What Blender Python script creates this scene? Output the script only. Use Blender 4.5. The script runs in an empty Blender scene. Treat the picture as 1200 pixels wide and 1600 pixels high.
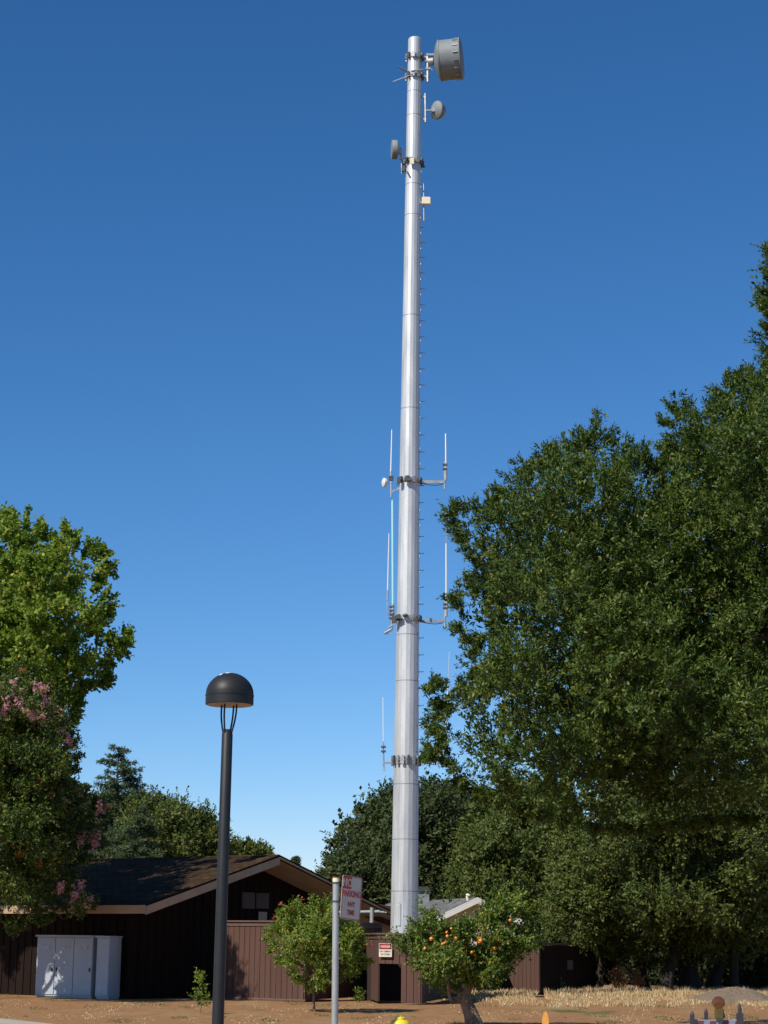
import bpy, math, random
import numpy as np
from mathutils import Vector, Matrix
random.seed(7)
R = math.radians
SC = bpy.context.scene
COL = SC.collection

# ------------------------------------------------------------------ camera
F = 2990.0                      # focal length in pixels of the 1200x1600 photograph
PITCH, ROLL, EYE = R(12.63), 0.011, 1.6
cam = bpy.data.cameras.new("camera"); camo = bpy.data.objects.new("camera", cam); COL.objects.link(camo)
cam.sensor_fit = 'VERTICAL'; cam.sensor_height = 36.0; cam.lens = 36.0 * F / 1600.0
cam.clip_end = 6000
CM = Matrix.Rotation(math.pi/2 + PITCH, 4, 'X') @ Matrix.Rotation(ROLL, 4, 'Z')
camo.matrix_world = Matrix.Translation((0, 0, EYE)) @ CM
SC.camera = camo
C3 = CM.to_3x3(); FWD = (C3 @ Vector((0, 0, -1)))

# ------------------------------------------------------------------ light
SUN_EL, SUN_AZ = R(43), R(222)          # azimuth clockwise from +Y; the sun is behind the camera, to the left
w = bpy.data.worlds.new("World"); SC.world = w; w.use_nodes = True
nt = w.node_tree; nt.nodes.clear()
sky = nt.nodes.new('ShaderNodeTexSky'); sky.sky_type = 'NISHITA'; sky.sun_disc = False
sky.sun_elevation = SUN_EL; sky.sun_rotation = SUN_AZ
sky.air_density = 0.85; sky.dust_density = 0.0; sky.ozone_density = 8.0; sky.altitude = 0
bg = nt.nodes.new('ShaderNodeBackground'); bg.inputs[1].default_value = 0.09
wo = nt.nodes.new('ShaderNodeOutputWorld')
# deepen the clear sky's blue: a power curve per channel on the sky texture itself
sep = nt.nodes.new('ShaderNodeSeparateColor'); cmb = nt.nodes.new('ShaderNodeCombineColor'); nt.links.new(sky.outputs[0], sep.inputs[0])
for i_, (k_, c_) in enumerate(((1.48, 2.12), (1.14, 1.41), (1.06, 1.38))):
    pw = nt.nodes.new('ShaderNodeMath'); pw.operation = 'POWER'; pw.inputs[1].default_value = k_
    ml = nt.nodes.new('ShaderNodeMath'); ml.operation = 'MULTIPLY'; ml.inputs[1].default_value = c_*0.09**(k_-1)
    nt.links.new(sep.outputs[i_], pw.inputs[0]); nt.links.new(pw.outputs[0], ml.inputs[0]); nt.links.new(ml.outputs[0], cmb.inputs[i_])
nt.links.new(cmb.outputs[0], bg.inputs[0]); nt.links.new(bg.outputs[0], wo.inputs[0])
sl = bpy.data.lights.new("sun", 'SUN'); sl.energy = 5.0; sl.angle = R(0.53); sl.color = (1.0, 0.94, 0.84)
so = bpy.data.objects.new("sun", sl); COL.objects.link(so)
SV = Vector((math.sin(SUN_AZ)*math.cos(SUN_EL), math.cos(SUN_AZ)*math.cos(SUN_EL), math.sin(SUN_EL)))
so.rotation_euler = SV.to_track_quat('Z', 'Y').to_euler()
SC.view_settings.view_transform = 'Standard'; SC.view_settings.look = 'None'
SC.view_settings.gamma = 1; SC.view_settings.exposure = 0.0
SC.cycles.max_bounces = 6; SC.cycles.transparent_max_bounces = 8
SC.cycles.diffuse_bounces = 3; SC.cycles.glossy_bounces = 3

# ------------------------------------------------------------------ places
def ray(px, py):
    return C3 @ Vector(((px-600)/F, -(py-800)/F, -1))
def at(px, py, Y):
    d = ray(px, py); return Vector((0, 0, EYE)) + d*(Y/d.y)
def gnd(px, py, z=0.0):
    d = ray(px, py); return Vector((0, 0, EYE)) + d*((z-EYE)/d.z)
def at_np(px, py, Y):
    M = np.array(C3)
    v = np.stack([(px-600)/F, -(py-800)/F, -np.ones_like(px)], -1) @ M.T
    return v*(Y/v[:, 1])[:, None] + np.array([0, 0, EYE])
def mpp(P):                      # metres per photo pixel at a point
    return (Vector(P)-Vector((0, 0, EYE))).dot(FWD)/F

# ------------------------------------------------------------------ materials
def mat(name, col, rough=0.7, metal=0.0, spec=0.5, noise=None, bump=None, coat=0, ramp=None):
    """noise=(scale, amount, detail[,stretch]) varies value; bump=(scale,strength)"""
    m = bpy.data.materials.new(name); m.use_nodes = True
    t = m.node_tree; b = t.nodes['Principled BSDF']
    b.inputs['Base Color'].default_value = (*col, 1); b.inputs['Roughness'].default_value = rough
    b.inputs['Metallic'].default_value = metal; b.inputs['Specular IOR Level'].default_value = spec
    b.inputs['Coat Weight'].default_value = coat
    tc = t.nodes.new('ShaderNodeTexCoord')
    if noise:
        mp = t.nodes.new('ShaderNodeMapping'); t.links.new(tc.outputs['Object'], mp.inputs[0])
        if len(noise) > 3: mp.inputs['Scale'].default_value = noise[3]
        n = t.nodes.new('ShaderNodeTexNoise'); n.inputs['Scale'].default_value = noise[0]; n.inputs['Detail'].default_value = noise[2]
        n.inputs['Roughness'].default_value = 0.65
        t.links.new(mp.outputs[0], n.inputs['Vector'])
        cr = t.nodes.new('ShaderNodeValToRGB'); a = noise[1]
        c2 = ramp or col
        cr.color_ramp.elements[0].position = 0.32; cr.color_ramp.elements[1].position = 0.68
        cr.color_ramp.elements[0].color = (*[x*(1-a) for x in col], 1)
        cr.color_ramp.elements[1].color = (*[min(1, x*(1+a)) for x in c2], 1)
        t.links.new(n.outputs['Fac'], cr.inputs[0]); t.links.new(cr.outputs[0], b.inputs['Base Color'])
    if bump:
        n2 = t.nodes.new('ShaderNodeTexNoise'); n2.inputs['Scale'].default_value = bump[0]; n2.inputs['Detail'].default_value = 6
        t.links.new(tc.outputs['Object'], n2.inputs['Vector'])
        bp = t.nodes.new('ShaderNodeBump'); bp.inputs['Strength'].default_value = bump[1]; bp.inputs['Distance'].default_value = bump[2] if len(bump) > 2 else 0.02
        t.links.new(n2.outputs['Fac'], bp.inputs['Height']); t.links.new(bp.outputs[0], b.inputs['Normal'])
    return m

def leaf_mat(name, dark, mid, light, rough=0.45, trans=0.25, spec=0.28):
    rough += 0.08
    m = bpy.data.materials.new(name); m.use_nodes = True
    t = m.node_tree; b = t.nodes['Principled BSDF']; out = t.nodes['Material Output']
    a = t.nodes.new('ShaderNodeAttribute'); a.attribute_name = 'tone'
    cr = t.nodes.new('ShaderNodeValToRGB'); e = cr.color_ramp.elements
    e[0].position = 0.0; e[0].color = (*dark, 1); e[1].position = 1.0; e[1].color = (light[0]*1.5, light[1]*1.05, light[2]*1.1, 1)
    q = e.new(0.5); q.color = (*mid, 1); q = e.new(0.9); q.color = (*light, 1)
    t.links.new(a.outputs['Fac'], cr.inputs[0]); t.links.new(cr.outputs[0], b.inputs['Base Color'])
    b.inputs['Roughness'].default_value = rough; b.inputs['Specular IOR Level'].default_value = spec
    tr = t.nodes.new('ShaderNodeBsdfTranslucent'); mx = t.nodes.new('ShaderNodeMixShader'); mx.inputs[0].default_value = trans
    mul = t.nodes.new('ShaderNodeMixRGB'); mul.blend_type = 'MULTIPLY'; mul.inputs[0].default_value = 1; mul.inputs[2].default_value = (1.1, 1.2, 0.5, 1)
    t.links.new(cr.outputs[0], mul.inputs[1]); t.links.new(mul.outputs[0], tr.inputs[0])
    t.links.new(b.outputs[0], mx.inputs[1]); t.links.new(tr.outputs[0], mx.inputs[2]); t.links.new(mx.outputs[0], out.inputs[0])
    return m

def galv():
    m = mat("galvanized_steel", (0.60, 0.62, 0.64), rough=0.42, metal=0.35)
    t = m.node_tree; b = t.nodes['Principled BSDF']; tc = t.nodes.new('ShaderNodeTexCoord')
    v = t.nodes.new('ShaderNodeTexVoronoi'); v.inputs['Scale'].default_value = 30
    t.links.new(tc.outputs['Object'], v.inputs['Vector'])
    n = t.nodes.new('ShaderNodeTexNoise'); n.inputs['Scale'].default_value = 1.3; n.inputs['Detail'].default_value = 5
    mp = t.nodes.new('ShaderNodeMapping'); mp.inputs['Scale'].default_value = (4, 4, 0.6)
    t.links.new(tc.outputs['Object'], mp.inputs[0]); t.links.new(mp.outputs[0], n.inputs['Vector'])
    mx = t.nodes.new('ShaderNodeMixRGB'); mx.inputs[0].default_value = 0.12
    t.links.new(n.outputs['Fac'], mx.inputs[1]); t.links.new(v.outputs['Color'], mx.inputs[2])
    cr = t.nodes.new('ShaderNodeValToRGB')
    cr.color_ramp.elements[0].position = 0.3; cr.color_ramp.elements[0].color = (0.45, 0.47, 0.48, 1)
    cr.color_ramp.elements[1].position = 0.7; cr.color_ramp.elements[1].color = (0.64, 0.65, 0.65, 1)
    t.links.new(mx.outputs[0], cr.inputs[0]); t.links.new(cr.outputs[0], b.inputs['Base Color'])
    mr = t.nodes.new('ShaderNodeMapRange'); mr.inputs['To Min'].default_value = 0.42; mr.inputs['To Max'].default_value = 0.60
    t.links.new(n.outputs['Fac'], mr.inputs[0]); t.links.new(mr.outputs[0], b.inputs['Roughness'])
    return m

def shingle(name, c1, c2, sx=3.2, sy=7):
    m = mat(name, c1, rough=0.95, spec=0.05); t = m.node_tree; b = t.nodes['Principled BSDF']
    tc = t.nodes.new('ShaderNodeTexCoord'); uv = tc.outputs['UV']
    br = t.nodes.new('ShaderNodeTexBrick'); br.inputs['Color1'].default_value = (*c1, 1); br.inputs['Color2'].default_value = (*c2, 1)
    br.inputs['Mortar'].default_value = (*[x*0.35 for x in c1], 1); br.inputs['Scale'].default_value = 1.0
    br.inputs['Brick Width'].default_value = 0.32; br.inputs['Row Height'].default_value = 0.16; br.inputs['Mortar Size'].default_value = 0.012
    br.inputs['Bias'].default_value = 0.0
    t.links.new(uv, br.inputs['Vector'])
    n = t.nodes.new('ShaderNodeTexNoise'); n.inputs['Scale'].default_value = 2.0; n.inputs['Detail'].default_value = 6
    t.links.new(tc.outputs['Object'], n.inputs['Vector'])
    mx = t.nodes.new('ShaderNodeMixRGB'); mx.blend_type = 'OVERLAY'; mx.inputs[0].default_value = 0.8
    t.links.new(br.outputs['Color'], mx.inputs[1]); t.links.new(n.outputs['Fac'], mx.inputs[2]); t.links.new(mx.outputs[0], b.inputs['Base Color'])
    bp = t.nodes.new('ShaderNodeBump'); bp.inputs['Distance'].default_value = 0.02; bp.inputs['Strength'].default_value = 0.8
    t.links.new(br.outputs['Color'], bp.inputs['Height']); t.links.new(bp.outputs[0], b.inputs['Normal'])
    return m

def soil():
    m = mat("dry_soil", (0.2, 0.12, 0.07), rough=0.95, spec=0.1); t = m.node_tree; b = t.nodes['Principled BSDF']
    tc = t.nodes.new('ShaderNodeTexCoord')
    def noise(s, d, off=0, sc=(1, 1, 1)):
        mp = t.nodes.new('ShaderNodeMapping'); mp.inputs['Location'].default_value = (off, off*0.7, 0); mp.inputs['Scale'].default_value = sc
        t.links.new(tc.outputs['Object'], mp.inputs[0])
        n = t.nodes.new('ShaderNodeTexNoise'); n.inputs['Scale'].default_value = s; n.inputs['Detail'].default_value = d; n.inputs['Roughness'].default_value = 0.65
        t.links.new(mp.outputs[0], n.inputs['Vector']); return n.outputs['Fac']
    def ramp(f, p0, p1, c0=(0, 0, 0), c1=(1, 1, 1)):
        cr = t.nodes.new('ShaderNodeValToRGB'); e = cr.color_ramp.elements
        e[0].position = p0; e[1].position = p1; e[0].color = (*c0, 1); e[1].color = (*c1, 1)
        t.links.new(f, cr.inputs[0]); return cr.outputs[0]
    def mix(f, a, c):
        x = t.nodes.new('ShaderNodeMixRGB'); t.links.new(f, x.inputs[0]); t.links.new(a, x.inputs[1])
        if isinstance(c, tuple): x.inputs[2].default_value = (*c, 1)
        else: t.links.new(c, x.inputs[2])
        return x.outputs[0]
    base = ramp(noise(3.0, 8), 0.3, 0.7, (0.235, 0.120, 0.052), (0.385, 0.212, 0.100))
    straw = ramp(noise(0.55, 6, 31, (1, .45, 1)), 0.52, 0.68)
    c = mix(straw, base, (0.34, 0.22, 0.105))
    fine = ramp(noise(22, 4, 9), 0.56, 0.66)
    x = t.nodes.new('ShaderNodeMixRGB'); x.inputs[0].default_value = 0.5
    c = mix(ramp(noise(14, 3, 90), 0.62, 0.7), c, (0.42, 0.30, 0.16))
    c = mix(ramp(noise(17, 3, 50), 0.64, 0.72), c, (0.08, 0.045, 0.02))
    green = ramp(noise(0.42, 7, 77, (1, .4, 1)), 0.60, 0.70)
    c = mix(green, c, (0.075, 0.11, 0.03))
    t.links.new(c, b.inputs['Base Color'])
    bp = t.nodes.new('ShaderNodeBump'); bp.inputs['Distance'].default_value = 0.05; bp.inputs['Strength'].default_value = 0.9
    t.links.new(noise(9, 8, 3), bp.inputs['Height']); t.links.new(bp.outputs[0], b.inputs['Normal'])
    return m

M = dict(
    galv=galv(),
    galv_dull=mat("weathered_galvanized_steel", (0.38, 0.39, 0.39), 0.5, 0.6, noise=(9, 0.25, 4)),
    galv_dark=mat("dark_bracket_steel", (0.10, 0.105, 0.11), 0.55, 0.5),
    seam=mat("joint_steel", (0.30, 0.31, 0.32), 0.6, 0.4),
    radome=mat("grey_radome", (0.20, 0.225, 0.225), 0.6, noise=(3, 0.12, 4)),
    radome_lt=mat("pale_radome_fibreglass", (0.42, 0.44, 0.42), 0.55, noise=(3, 0.08, 4)),
    white=mat("white_fibreglass", (0.72, 0.72, 0.68), 0.5),
    cream=mat("cream_plastic", (0.80, 0.70, 0.50), 0.5),
    teal=mat("pale_aqua_fibreglass", (0.36, 0.66, 0.68), 0.45),
    lampblk=mat("dark_painted_metal", (0.019, 0.020, 0.021), 0.50, 0.0, spec=0.35, noise=(2.5, 0.2, 3)),
    lampin=mat("lamp_diffuser", (0.46, 0.36, 0.28), 0.6),
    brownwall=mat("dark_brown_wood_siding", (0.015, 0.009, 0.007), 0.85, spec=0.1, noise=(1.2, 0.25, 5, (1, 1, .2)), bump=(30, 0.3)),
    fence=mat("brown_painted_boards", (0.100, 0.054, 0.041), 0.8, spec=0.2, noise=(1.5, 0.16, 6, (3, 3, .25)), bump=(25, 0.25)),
    fencecap=mat("brown_cap_rail", (0.115, 0.068, 0.05), 0.7, noise=(4, 0.15, 4)),
    groove=mat("dark_board_gap", (0.035, 0.02, 0.016), 0.9),
    beige=mat("tan_trim_paint", (0.42, 0.285, 0.175), 0.8, noise=(2, 0.12, 4)),
    soffit=mat("tan_soffit_boards", (0.60, 0.47, 0.35), 0.8, noise=(1.5, 0.12, 5)),
    roof=shingle("brown_shingles", (0.042, 0.026, 0.014), (0.078, 0.048, 0.028)),
    roofgrey=shingle("grey_shingles", (0.13, 0.13, 0.125), (0.20, 0.20, 0.19)),
    whitepaint=mat("white_paint", (0.78, 0.76, 0.70), 0.5, noise=(2, 0.06, 4)),
    creamwall=mat("cream_stucco", (0.72, 0.62, 0.45), 0.85, bump=(60, 0.2)),
    cabinet=mat("pale_blue_grey_enamel", (0.41, 0.45, 0.48), 0.55, noise=(1.6, 0.07, 5)),
    black=mat("black_paint", (0.012, 0.012, 0.012), 0.5),
    glass=mat("dim_window_glass", (0.03, 0.032, 0.035), 0.15),
    greypanel=mat("grey_weathered_panel", (0.075, 0.065, 0.055), 0.7, noise=(9, 0.2, 3)),
    signwhite=mat("sign_white_enamel", (0.64, 0.57, 0.46), 0.45, noise=(12, 0.05, 3)),
    signred=mat("sign_red", (0.50, 0.028, 0.03), 0.45),
    signback=mat("aluminium", (0.5, 0.5, 0.5), 0.4, 0.8),
    signpost=mat("zinc_post", (0.40, 0.41, 0.39), 0.45, 0.35, noise=(3, 0.14, 5, (6, 6, 1))),
    rust=mat("rust", (0.28, 0.08, 0.025), 0.9, noise=(20, 0.4, 4)),
    yellow=mat("hydrant_yellow", (0.80, 0.62, 0.03), 0.4, coat=0.2, noise=(14, 0.1, 4)),
    orange=mat("orange_stake_paint", (0.72, 0.33, 0.06), 0.6, noise=(12, 0.15, 3)),
    lens=mat("amber_lens", (0.13, 0.042, 0.008), 0.25, coat=0.5),
    lampbody=mat("olive_yellow_plastic", (0.09, 0.07, 0.012), 0.5),
    barred=mat("reflective_red", (0.17, 0.035, 0.035), 0.5),
    barwhite=mat("reflective_white", (0.20, 0.23, 0.30), 0.5),
    barpost=mat("dark_grey_plastic", (0.035, 0.032, 0.04), 0.6),
    bark=mat("grey_brown_bark", (0.21, 0.15, 0.105), 0.9, noise=(9, 0.5, 6, (1, 1, .35)), bump=(30, 1.0, 0.03)),
    barkdark=mat("dark_bark", (0.030, 0.023, 0.018), 0.95, noise=(6, 0.4, 6, (1, 1, .3)), bump=(14, 1.0, 0.04)),
    barkpale=mat("pale_bark", (0.22, 0.18, 0.14), 0.9, noise=(8, 0.4, 6, (1, 1, .3)), bump=(20, 0.8, 0.02)),
    concrete=mat("pale_concrete", (0.42, 0.36, 0.28), 0.9, noise=(2, 0.12, 7), bump=(40, 0.3)),
    asphalt=mat("asphalt", (0.05, 0.05, 0.052), 0.9, noise=(30, 0.3, 5), bump=(90, 0.5)),
    gravel=mat("grey_brown_gravel", (0.20, 0.145, 0.095), 0.95, noise=(12, 0.25, 7), bump=(18, 1.0, 0.04)),
    soil=soil(),
    l_oak=leaf_mat("oak_leaves", (0.024, 0.046, 0.008), (0.055, 0.094, 0.012), (0.140, 0.185, 0.032), 0.42, 0.25),
    l_oak2=leaf_mat("olive_oak_leaves", (0.036, 0.058, 0.011), (0.080, 0.110, 0.020), (0.160, 0.182, 0.040), 0.5, 0.25),
    l_far=leaf_mat("dark_evergreen_leaves", (0.026, 0.042, 0.012), (0.048, 0.070, 0.020), (0.095, 0.118, 0.036), 0.55, 0.2),
    l_gum=leaf_mat("bright_green_leaves", (0.06, 0.11, 0.010), (0.155, 0.235, 0.024), (0.34, 0.40, 0.07), 0.45, 0.4),
    l_myr=leaf_mat("myrtle_leaves", (0.020, 0.046, 0.007), (0.052, 0.092, 0.013), (0.17, 0.19, 0.036), 0.42, 0.3),
    l_cedar=leaf_mat("blue_green_needles", (0.035, 0.060, 0.025), (0.060, 0.095, 0.038), (0.10, 0.14, 0.058), 0.6, 0.15),
    l_fruit=leaf_mat("fruit_tree_leaves", (0.035, 0.078, 0.010), (0.085, 0.15, 0.020), (0.25, 0.29, 0.06), 0.38, 0.3),
    l_young=leaf_mat("young_myrtle_leaves", (0.06, 0.12, 0.012), (0.135, 0.215, 0.026), (0.34, 0.35, 0.07), 0.45, 0.35),
    l_red=leaf_mat("reddish_new_leaves", (0.28, 0.06, 0.03), (0.36, 0.11, 0.04), (0.40, 0.20, 0.08), 0.5, 0.35),
    l_dry=leaf_mat("dry_brown_leaves", (0.20, 0.09, 0.04), (0.30, 0.15, 0.07), (0.4, 0.24, 0.12), 0.7, 0.2),
    l_shade=leaf_mat("shade_darkened_leaves", (0.012, 0.020, 0.006), (0.022, 0.034, 0.010), (0.045, 0.060, 0.018), 0.6, 0.15),  # evergreen leaf colour darkened to stand in for the shade under the oaks
    petal=leaf_mat("pink_petals", (0.50, 0.20, 0.27), (0.66, 0.33, 0.41), (0.85, 0.55, 0.60), 0.6, 0.35),
    straw=leaf_mat("dry_straw", (0.36, 0.24, 0.11), (0.55, 0.41, 0.22), (0.78, 0.63, 0.40), 0.7, 0.3),
    grass=leaf_mat("short_green_grass", (0.06, 0.10, 0.02), (0.10, 0.15, 0.03), (0.17, 0.20, 0.05), 0.6, 0.3),
    fruit=mat("orange_fruit_skin", (0.78, 0.24, 0.02), 0.45, noise=(20, 0.12, 3)),
)

# ------------------------------------------------------------------ mesh helpers
class MB:
    def __init__(s): s.v = []; s.f = []; s.mi = []; s.uv = {}
    def add(s, vs, fs, mi=0):
        o = len(s.v); s.v += [tuple(p) for p in vs]; s.f += [tuple(i+o for i in f) for f in fs]; s.mi += [mi]*len(fs); return s
    def box(s, c, d, rot=None, mi=0):
        """box centred at c, size d, optional 3x3 rotation"""
        vs = [Vector((x*d[0]/2, y*d[1]/2, z*d[2]/2)) for z in (-1, 1) for y in (-1, 1) for x in (-1, 1)]
        if rot: vs = [rot @ v for v in vs]
        return s.add([v+Vector(c) for v in vs], [(0, 2, 3, 1), (4, 5, 7, 6), (0, 1, 5, 4), (2, 6, 7, 3), (0, 4, 6, 2), (1, 3, 7, 5)], mi)
    def bevbox(s, c, d, b, rot=None, mi=0):
        """box with its vertical and horizontal edges chamfered by b"""
        x, y, z = d[0]/2, d[1]/2, d[2]/2
        vs = []; fs = []
        for (zz, k) in ((-z, b), (-z+b, 0), (z-b, 0), (z, b)):
            X, Y = x-k, y-k; q = b
            vs += [(-X+q, -Y, zz), (X-q, -Y, zz), (X, -Y+q, zz), (X, Y-q, zz), (X-q, Y, zz), (-X+q, Y, zz), (-X, Y-q, zz), (-X, -Y+q, zz)]
        for r in range(3):
            for i in range(8):
                j = (i+1) % 8; fs.append((r*8+i, r*8+j, r*8+8+j, r*8+8+i))
        fs.append(tuple(range(7, -1, -1))); fs.append(tuple(range(24, 32)))
        vs = [Vector(v) for v in vs]
        if rot: vs = [rot @ v for v in vs]
        return s.add([v+Vector(c) for v in vs], fs, mi)
    def tube(s, pts, rad, n=8, cap=True, mi=0):
        pts = [Vector(p) for p in pts]
        if not hasattr(rad, '__len__'): rad = [rad]*len(pts)
        vs = []; fs = []; prev = None
        for i, p in enumerate(pts):
            a = pts[max(0, i-1)]; b = pts[min(len(pts)-1, i+1)]; t = (b-a).normalized()
            if prev is None:
                u = t.orthogonal().normalized()
            else:
                u = (prev - t*prev.dot(t)).normalized()
            prev = u; v = t.cross(u)
            for k in range(n):
                an = 2*math.pi*k/n; vs.append(p+(u*math.cos(an)+v*math.sin(an))*rad[i])
        for i in range(len(pts)-1):
            for k in range(n):
                k2 = (k+1) % n; fs.append((i*n+k, i*n+k2, (i+1)*n+k2, (i+1)*n+k))
        if cap:
            fs.append(tuple(range(n-1, -1, -1))); fs.append(tuple((len(pts)-1)*n+k for k in range(n)))
        return s.add(vs, fs, mi)
    def lathe(s, prof, n=24, c=(0, 0, 0), axis=None, phase=0, mi=0, cap=True):
        """prof = [(r, h)] turned round axis (default +Z)"""
        q = Vector(axis).normalized().to_track_quat('Z', 'Y').to_matrix() if axis is not None else Matrix.Identity(3)
        vs = []; fs = []
        for r, h in prof:
            for k in range(n):
                a = phase+2*math.pi*k/n; vs.append(Vector(c)+q @ Vector((r*math.cos(a), r*math.sin(a), h)))
        m = len(prof)
        for i in range(m-1):
            for k in range(n):
                k2 = (k+1) % n; fs.append((i*n+k, i*n+k2, (i+1)*n+k2, (i+1)*n+k))
        if cap:
            fs.append(tuple(range(n-1, -1, -1))); fs.append(tuple((m-1)*n+k for k in range(n)))
        return s.add(vs, fs, mi)
    def prism(s, poly, ext, mi=0):
        """poly = list of 3D points, extruded by vector ext"""
        n = len(poly); e = Vector(ext)
        vs = [Vector(p) for p in poly]+[Vector(p)+e for p in poly]
        fs = [tuple(range(n-1, -1, -1)), tuple(range(n, 2*n))]+[(i, (i+1) % n, n+(i+1) % n, n+i) for i in range(n)]
        return s.add(vs, fs, mi)
    def build(s, name, mats, parent=None, smooth=False, loc=None):
        me = bpy.data.meshes.new(name)
        vs = s.v
        if loc is not None: vs = [tuple(Vector(v)-Vector(loc)) for v in vs]
        me.from_pydata(vs, [], s.f)
        if not isinstance(mats, (list, tuple)): mats = [mats]
        for m in mats: me.materials.append(m)
        if len(mats) > 1: me.polygons.foreach_set('material_index', s.mi)
        if smooth:
            me.polygons.foreach_set('use_smooth', [True]*len(me.polygons))
        me.update()
        import bmesh
        bm = bmesh.new(); bm.from_mesh(me); bmesh.ops.recalc_face_normals(bm, faces=bm.faces); bm.to_mesh(me); bm.free()
        if smooth:
            try: me.set_sharp_from_angle(angle=R(38))
            except Exception: pass
        o = bpy.data.objects.new(name, me); COL.objects.link(o)
        if loc is not None: o.location = loc
        if parent is not None: o.parent = parent
        return o

def uvmap(o, U, V):
    """planar UVs in metres along two directions"""
    me = o.data; uv = me.uv_layers.new(name='UVMap'); U = Vector(U); V = Vector(V)
    for l in me.loops:
        p = me.vertices[l.vertex_index].co; uv.data[l.index].uv = (p.dot(U), p.dot(V))

def tag(o, label, cat, group=None, kind=None):
    if label: o['label'] = label
    if cat: o['category'] = cat
    if group: o['group'] = group
    if kind: o['kind'] = kind
    return o
def empty(name, loc=(0, 0, 0), label=None, cat=None, group=None):
    o = bpy.data.objects.new(name, None); COL.objects.link(o); o.location = loc; o.empty_display_size = 0.2
    return tag(o, label, cat, group)
def part(mb, name, m, root, smooth=False, label=None):
    """mb in world coordinates; parented so it stays in place (roots carry only a location)"""
    loc = root.location.copy(); p = root.parent
    while p is not None: loc += p.location; p = p.parent
    o = mb.build(name, m, None, smooth)
    o.data.transform(Matrix.Translation(-loc)); o.parent = root
    if label: o['label'] = label
    return o
def structure(o): o['kind'] = 'structure'; return o

def text_mesh(txt, size, M4, ext=0.0015, sx=1.0):
    cu = bpy.data.curves.new('txt', 'FONT'); cu.body = txt; cu.size = size; cu.align_x = 'CENTER'; cu.align_y = 'CENTER'
    cu.extrude = ext; cu.resolution_u = 2; cu.offset = size*0.02
    ob = bpy.data.objects.new('txt', cu); COL.objects.link(ob)
    dg = bpy.context.evaluated_depsgraph_get(); me = bpy.data.meshes.new_from_object(ob.evaluated_get(dg))
    bpy.data.objects.remove(ob); bpy.data.curves.remove(cu)
    me.transform(Matrix.Diagonal((sx, 1, 1, 1))); me.transform(M4)
    vs = [v.co.copy() for v in me.vertices]; fs = [tuple(p.vertices) for p in me.polygons]
    bpy.data.meshes.remove(me); return vs, fs

# ------------------------------------------------------------------ foliage
class RG:
    def __init__(s, seed): s.r = np.random.RandomState(seed)
    def unit(s, n):
        v = s.r.normal(size=(n, 3)); return v/np.linalg.norm(v, axis=1)[:, None]
def nrm(v): return v/(np.linalg.norm(v, axis=1)[:, None]+1e-9)

def wave(px, py, seed, scale):
    r = np.random.RandomState(seed); s = np.zeros_like(px)
    for k in range(7):
        a = r.uniform(0, 2*np.pi); f = 2*np.pi/(scale*r.uniform(0.6, 1.7)); s += np.sin(f*(px*np.cos(a)+py*np.sin(a))+r.uniform(0, 6.28))
    return s/3.0

ACC = None
def leaf_mesh(name, P, D, Nn, L, W, tone, material, parent=None, fold=0.12):
    if ACC is not None: ACC.append((P, D, Nn, L, W, tone)); return None
    return leaf_build(name, P, D, Nn, L, W, tone, material, parent, fold)
def leaf_flush(name, material, parent):
    global ACC
    A = [np.concatenate(x) for x in zip(*ACC)]; ACC = None
    return leaf_build(name, *A, material, parent)
def leaf_build(name, P, D, Nn, L, W, tone, material, parent=None, fold=0.12):
    """P base, D direction, Nn approx normal, L length, W width -> one diamond quad per leaf"""
    n = len(P); D = nrm(D); S = nrm(np.cross(D, Nn)); N2 = np.cross(S, D)
    L = L[:, None]; W = W[:, None]
    a = P; b = P+D*L*0.5+S*W*0.5+N2*W*fold; c = P+D*L; d = P+D*L*0.5-S*W*0.5+N2*W*fold
    V = np.stack([a, b, c, d], 1).reshape(-1, 3).astype(np.float32)
    me = bpy.data.meshes.new(name); me.vertices.add(4*n); me.vertices.foreach_set('co', V.ravel())
    me.loops.add(4*n); me.loops.foreach_set('vertex_index', np.arange(4*n, dtype=np.int32))
    me.polygons.add(n); me.polygons.foreach_set('loop_start', np.arange(0, 4*n, 4, dtype=np.int32))
    me.update(calc_edges=True)
    at_ = me.attributes.new('tone', 'FLOAT', 'FACE'); at_.data.foreach_set('value', np.clip(tone, 0, 1).astype(np.float32))
    me.materials.append(material)
    o = bpy.data.objects.new(name, me); COL.objects.link(o)
    if parent is not None:
        loc = parent.location
        V -= np.array(loc, dtype=np.float32); me.vertices.foreach_set('co', V.ravel()); me.update(); o.parent = parent
    return o

def poly_dist(px, py, poly):
    poly = np.array(poly, float); n = len(poly)
    inside = np.zeros(len(px), bool); dist = np.full(len(px), 1e9)
    for i in range(n):
        x1, y1 = poly[i]; x2, y2 = poly[(i+1) % n]
        cond = ((y1 > py) != (y2 > py)) & (px < (x2-x1)*(py-y1)/((y2-y1) if y2 != y1 else 1e-9)+x1)
        inside ^= cond
        dx, dy = x2-x1, y2-y1; t = np.clip(((px-x1)*dx+(py-y1)*dy)/(dx*dx+dy*dy+1e-9), 0, 1)
        dist = np.minimum(dist, np.hypot(px-x1-t*dx, py-y1-t*dy))
    return inside, dist

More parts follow.
